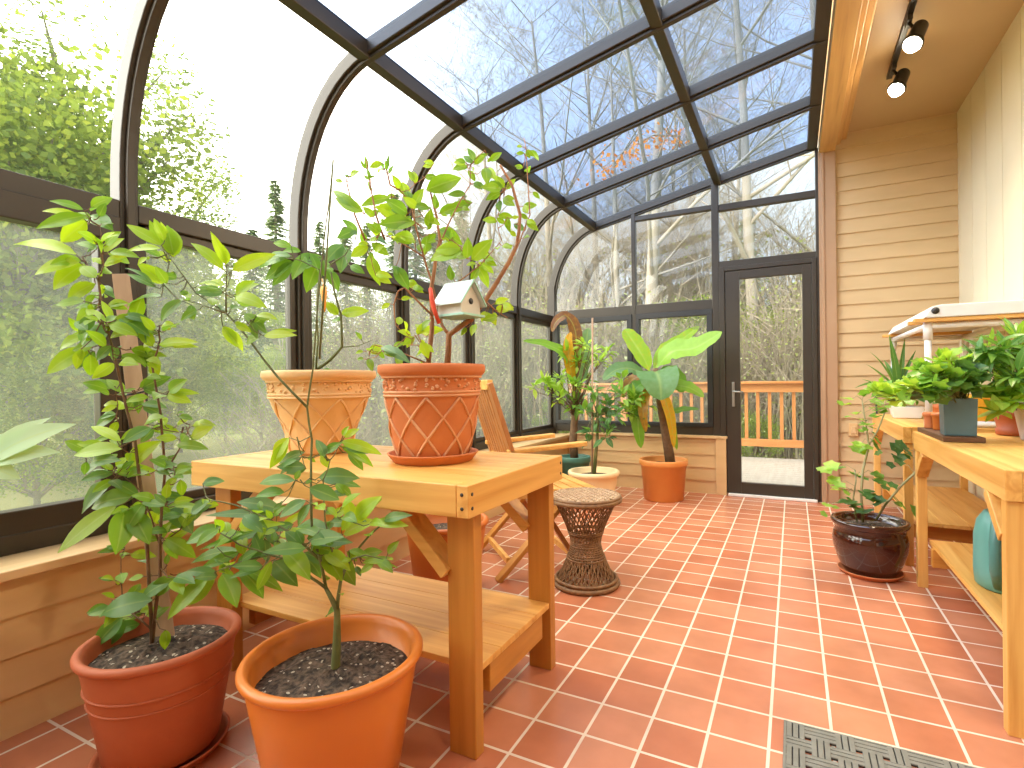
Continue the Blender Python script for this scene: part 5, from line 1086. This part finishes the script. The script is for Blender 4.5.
def brush(seed, h=2.2, r=1.1, n=170, leaves=1300):
    rr = random.Random(seed); t = MB(); f = MB()
    for i in range(n):
        q = rr.uniform(0, 2*PI); d = r*.6*rr.random(); a = V3((d*math.cos(q), d*math.sin(q), -.4)); hh = h*rr.uniform(.5, 1.05); o = V3((rr.uniform(-1, 1), rr.uniform(-1, 1), 0))*r*.75
        m = a+o*.4+V3((0, 0, .4+hh*.55)); e = a+o+V3((0, 0, .4+hh)); t.tube([a, m, e], [.010, .007, .003], 3, False)
        for k in range(3):
            w = rr.uniform(.4, .95); p = a.lerp(m, w*2) if w < .5 else m.lerp(e, w*2-1); x = V3((rr.uniform(-1, 1), rr.uniform(-1, 1), rr.uniform(.1, 1))).normalized()*rr.uniform(.25, .6); t.tube([p, p+x], [.005, .002], 3, False)
    for i in range(leaves):
        q = rr.uniform(0, 2*PI); d = r*math.sqrt(rr.random()); p = V3((d*math.cos(q), d*math.sin(q), h*rr.uniform(.0, .95))); e = V3((rr.gauss(0, 1), rr.gauss(0, 1), rr.gauss(0, .7))).normalized(); s = rr.uniform(.02, .06); nn = e.orthogonal().normalized()*s*.35
        f._add([p, p+e*s*.5-nn, p+e*s, p+e*s*.5+nn], [(0, 1, 2, 3)], False, rr.uniform(.05, 1), [0]*4)
    return t, f
PROTO = {}
def plant_out(key, maker, name, woodm, leafm, x, y, sc, label, group, rot=0., z=None, names=('trunk', 'foliage')):
    zz = gz(x, y) if z is None else z
    if key not in PROTO:
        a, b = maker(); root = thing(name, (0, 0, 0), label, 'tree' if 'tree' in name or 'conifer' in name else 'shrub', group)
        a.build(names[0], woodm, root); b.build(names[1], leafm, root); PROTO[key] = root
    else: root = copy_tree(PROTO[key])
    root['label'] = label; root['group'] = group; root.location = (x, y, zz); root.scale = (sc, sc, sc); root.rotation_euler.z = rot
    return root
ro = random.Random(77)
CK = [lambda: conifer(1), lambda: conifer(2, 9.5, 1.5), lambda: conifer(3, 8, 2.3, 1.1)]
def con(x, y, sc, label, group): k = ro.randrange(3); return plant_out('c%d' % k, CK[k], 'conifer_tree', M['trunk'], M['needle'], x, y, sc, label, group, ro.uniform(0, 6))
BK = [lambda: bare(11, 13, .5), lambda: bare(12, 12, .6), lambda: bare(13, 11, .5, 4, 18)]
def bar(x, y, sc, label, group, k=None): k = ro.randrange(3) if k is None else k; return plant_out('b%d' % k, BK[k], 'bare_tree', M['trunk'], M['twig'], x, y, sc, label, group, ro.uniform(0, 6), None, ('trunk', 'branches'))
SK = [lambda: blob_tree(21), lambda: blob_tree(22, 3.4, 1.7), lambda: blob_tree(23, 5, 1.5)]
def lfy(x, y, sc, label, group, k=None): k = ro.randrange(3) if k is None else k; return plant_out('s%d' % k, SK[k], 'leafy_tree', M['trunk'], M['spring'], x, y, sc, label, group, ro.uniform(0, 6))
HK = [lambda: brush(31), lambda: brush(32, 1.8, 1.3), lambda: brush(33, 2.6, 1.0)]
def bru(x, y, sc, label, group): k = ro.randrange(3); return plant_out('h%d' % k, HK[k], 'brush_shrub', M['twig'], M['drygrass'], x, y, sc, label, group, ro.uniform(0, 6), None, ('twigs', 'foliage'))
def polar(a, d):
    """degrees left of the room's long axis, metres from the doorway end of the room's near side"""
    a = math.radians(a); return -d*math.sin(a), d*math.cos(a)
G1 = 'bright leafy trees outside the long curved glass side'
for a, d, s, k in ((70.5, 11.5, 1.6, 0), (67, 13, 1.75, 2), (61.5, 15, 1.4, 2), (74, 13, 2.1, 1), (78, 12, 2.0, 2), (64.5, 16, 1.5, 0)):
    lfy(*polar(a, d), s, 'bright green leafy tree close outside the leftmost curved glass', G1, k)
G2 = 'low leafy bushes below the long glass side'
for a, d, s in ((74, 8.5, .50), (70, 9.5, .55), (66, 10.5, .5), (63, 12.5, .5), (60.5, 14, .55), (57, 15.5, .6), (54, 16, .5), (50, 17, .6), (47, 15, .55), (43, 14.5, .5), (78, 9, .6), (68, 14, .75), (58, 21, .8), (52, 22, .8), (64, 18, .8), (72, 13, .8), (76, 12, .8)):
    lfy(*polar(a, d), s, 'low yellow green bush in the meadow outside the left windows', G2)
G3 = 'distant conifers behind the meadow'
for a, d, s in ((61, 30, .85), (58.5, 34, .9), (56.5, 30, .75), (54.5, 26, .95), (52.5, 24, 1.0), (50.5, 27, .95), (48.5, 30, 1), (46, 26, .95), (44, 28, 1.), (64, 33, .9), (67, 30, .9), (70, 28, .95)):
    con(*polar(a, d), s, 'distant grey green conifer beyond the meadow, seen through the left windows', G3)
G4 = 'conifers beyond the far left corner'
for a, d, s in ((41, 17, .82), (39, 20, .95), (36.5, 18, .85), (34, 22, 1.), (31, 19, .72), (28, 23, .9), (25, 20, .66), (22, 24, .8), (13, 26, .9), (4, 22, .9)):
    con(*polar(a, d), s, 'dark conifer in the woods beyond the end windows and the corner', G4)
G5 = 'tall bare trees beyond the end wall'
bar(*polar(14.5, 11.5), 1.15, 'tall leafless tree with a pale thick trunk beyond the end wall, left of the door', None, 0)
bar(*polar(3.2, 12.5), 1.15, 'tall leafless tree with a forked trunk directly beyond the door', None, 1)
for a, d, s in ((19, 16, 1.05), (9, 17, 1.1), (24, 15, .95), (-3, 15, 1.1), (30, 17, .9), (6, 20, 1.05), (12, 21, 1.1), (17, 13, .8)):
    bar(*polar(a, d), s, 'slender leafless tree in the woods beyond the end wall', G5)
G8 = 'young leafless trees behind the thicket'
for a, d, s in ((31, 15.5, .5), (28.5, 14, .42), (25.5, 16, .52), (23, 14.5, .48), (20.5, 16.5, .55), (18.5, 14.5, .5), (16, 16, .55), (13, 14.5, .5), (10.5, 16.5, .55), (8, 14.5, .5), (5.5, 16.5, .52), (1.5, 15, .5), (-1, 16.5, .52), (34, 16, .5), (22, 18.5, .62), (15, 18.5, .62), (27, 18.5, .6), (9, 19, .62)):
    bar(*polar(a, d), s, 'young leafless tree rising out of the thicket beyond the end wall', G8, 2)
G6 = 'tangled leafless brush around the clearing'
for a, d, s in ((52, 8.5, .9), (49, 10, 1.2), (46, 9, 1.1), (44, 11.5, 1.4), (41, 10, 1.3), (38.5, 12, 1.6), (36, 10, 1.3), (33.5, 12, 1.7), (31, 11, 1.4), (28.5, 13, 1.8), (26, 11, 1.5), (23.5, 12.5, 1.8), (21, 10.8, 1.4), (18.5, 12.5, 1.9), (16, 11, 1.5), (13.5, 13, 1.9), (11, 11, 1.4), (8.5, 12.5, 1.7), (6, 10.8, 1.3), (3.5, 12.5, 1.7), (1, 11, 1.4), (-2, 12, 1.6), (28, 16, 2.2), (23, 17, 2.3), (18, 16.5, 2.3), (13, 17, 2.3), (8, 16.5, 2.2), (3, 17, 2.2), (33, 16, 2.1), (38, 16, 2.0), (43, 15, 1.8), (-3, 16, 2.2)):
    bru(*polar(a, d), s, 'tangled brown leafless brush in the thicket outside', G6)
G7 = 'leafy shrubs beyond the deck railing'
for a, d, s in ((20, 13.5, .6), (15, 14.5, .75), (9.5, 13.5, .75), (6.5, 13, .9), (3, 13.8, .85), (.5, 13, .85), (26, 14.5, .6), (31, 13.5, .6), (12, 10.2, .36), (4, 10.2, .36), (7, 9.9, .32), (17, 10.2, .34), (24, 10, .34)):
    lfy(*polar(a, d), s, 'green leafy shrub in the thicket beyond the deck railing', G7)
# rust coloured leaves still hanging on one branch
rr = random.Random(9); t = MB(); f = MB()
P = [V3((-1.95, 10.6, 5.9)), V3((-2.35, 10.0, 5.75)), V3((-2.75, 9.5, 5.35)), V3((-3.15, 9.1, 4.9))]
t.tube([V3((-2.85, 11.13, 4.5)), V3((-2.2, 10.9, 5.4))]+P, [.03, .025, .018, .014, .010, .005], 6)
for i in range(150):
    k = rr.randrange(3); p = P[k].lerp(P[k+1], rr.random())+V3((rr.gauss(0, .13), rr.gauss(0, .13), rr.gauss(-.05, .13))); e = V3((rr.gauss(0, 1), rr.gauss(0, 1), -.7)).normalized(); s = rr.uniform(.06, .12); nn = e.orthogonal().normalized()*s*.35
    f._add([p, p+e*s*.5-nn, p+e*s, p+e*s*.5+nn], [(0, 1, 2, 3)], False, rr.random(), [0]*4)
lb = thing('leafy_branch', (-2.85, 11.13, 4.5), 'rust orange leaves clinging to a branch, seen through the roof glass', 'branch')
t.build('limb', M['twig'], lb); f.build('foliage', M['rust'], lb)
# ------------------------------------------------------------------ sky, light and camera
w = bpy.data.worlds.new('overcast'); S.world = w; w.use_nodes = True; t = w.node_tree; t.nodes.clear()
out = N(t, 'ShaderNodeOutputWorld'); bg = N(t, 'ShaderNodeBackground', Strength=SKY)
tc = N(t, 'ShaderNodeTexCoord'); sx = N(t, 'ShaderNodeSeparateXYZ'); L(t, tc.outputs['Generated'], sx.inputs[0])
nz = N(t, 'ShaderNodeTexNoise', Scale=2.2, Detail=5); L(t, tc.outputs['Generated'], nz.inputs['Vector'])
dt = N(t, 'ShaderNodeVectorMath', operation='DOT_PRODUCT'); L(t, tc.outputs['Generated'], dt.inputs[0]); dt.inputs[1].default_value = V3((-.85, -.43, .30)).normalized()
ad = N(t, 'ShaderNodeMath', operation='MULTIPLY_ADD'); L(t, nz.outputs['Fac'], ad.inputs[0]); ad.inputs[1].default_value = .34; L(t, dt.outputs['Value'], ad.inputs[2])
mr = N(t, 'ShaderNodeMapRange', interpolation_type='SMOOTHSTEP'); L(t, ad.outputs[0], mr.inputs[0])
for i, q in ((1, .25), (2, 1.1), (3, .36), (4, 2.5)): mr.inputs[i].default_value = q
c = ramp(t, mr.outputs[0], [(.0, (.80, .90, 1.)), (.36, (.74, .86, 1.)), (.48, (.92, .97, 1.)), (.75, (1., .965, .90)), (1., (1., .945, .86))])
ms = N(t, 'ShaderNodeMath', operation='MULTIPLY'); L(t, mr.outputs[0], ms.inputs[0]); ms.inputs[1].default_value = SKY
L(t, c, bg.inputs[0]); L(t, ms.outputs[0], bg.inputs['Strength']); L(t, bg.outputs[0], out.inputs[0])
cam = bpy.data.cameras.new('camera'); co = bpy.data.objects.new('camera', cam); COL.objects.link(co); S.camera = co
cam.sensor_width = 36; cam.sensor_fit = 'HORIZONTAL'; cam.lens = 522.52/1024*36; cam.shift_x = (512-534.771)/1024; cam.clip_start = .02; cam.clip_end = 400
pt, yw, rl = -.0013, .4590, -.0122
F = V3((-math.sin(yw)*math.cos(pt), math.cos(yw)*math.cos(pt), math.sin(pt))); Rv = V3((math.cos(yw), math.sin(yw), 0)); U = Rv.cross(F)
R2 = Rv*math.cos(rl)+U*math.sin(rl); U2 = U*math.cos(rl)-Rv*math.sin(rl)
m = Matrix((R2, U2, -F)).transposed().to_4x4(); m.translation = V3((0, 0, 1.03)); co.matrix_world = m
S.view_settings.view_transform = 'Standard'; S.view_settings.look = 'None'; S.view_settings.gamma = 1; S.view_settings.use_curve_mapping = False
S.view_settings.exposure = EXPO
cy = S.cycles; cy.use_denoising = True; cy.transparent_max_bounces = 24; cy.max_bounces = 9; cy.diffuse_bounces = 5; cy.glossy_bounces = 3; cy.transmission_bounces = 6; cy.sample_clamp_indirect = 8; cy.caustics_reflective = False; cy.caustics_refractive = False
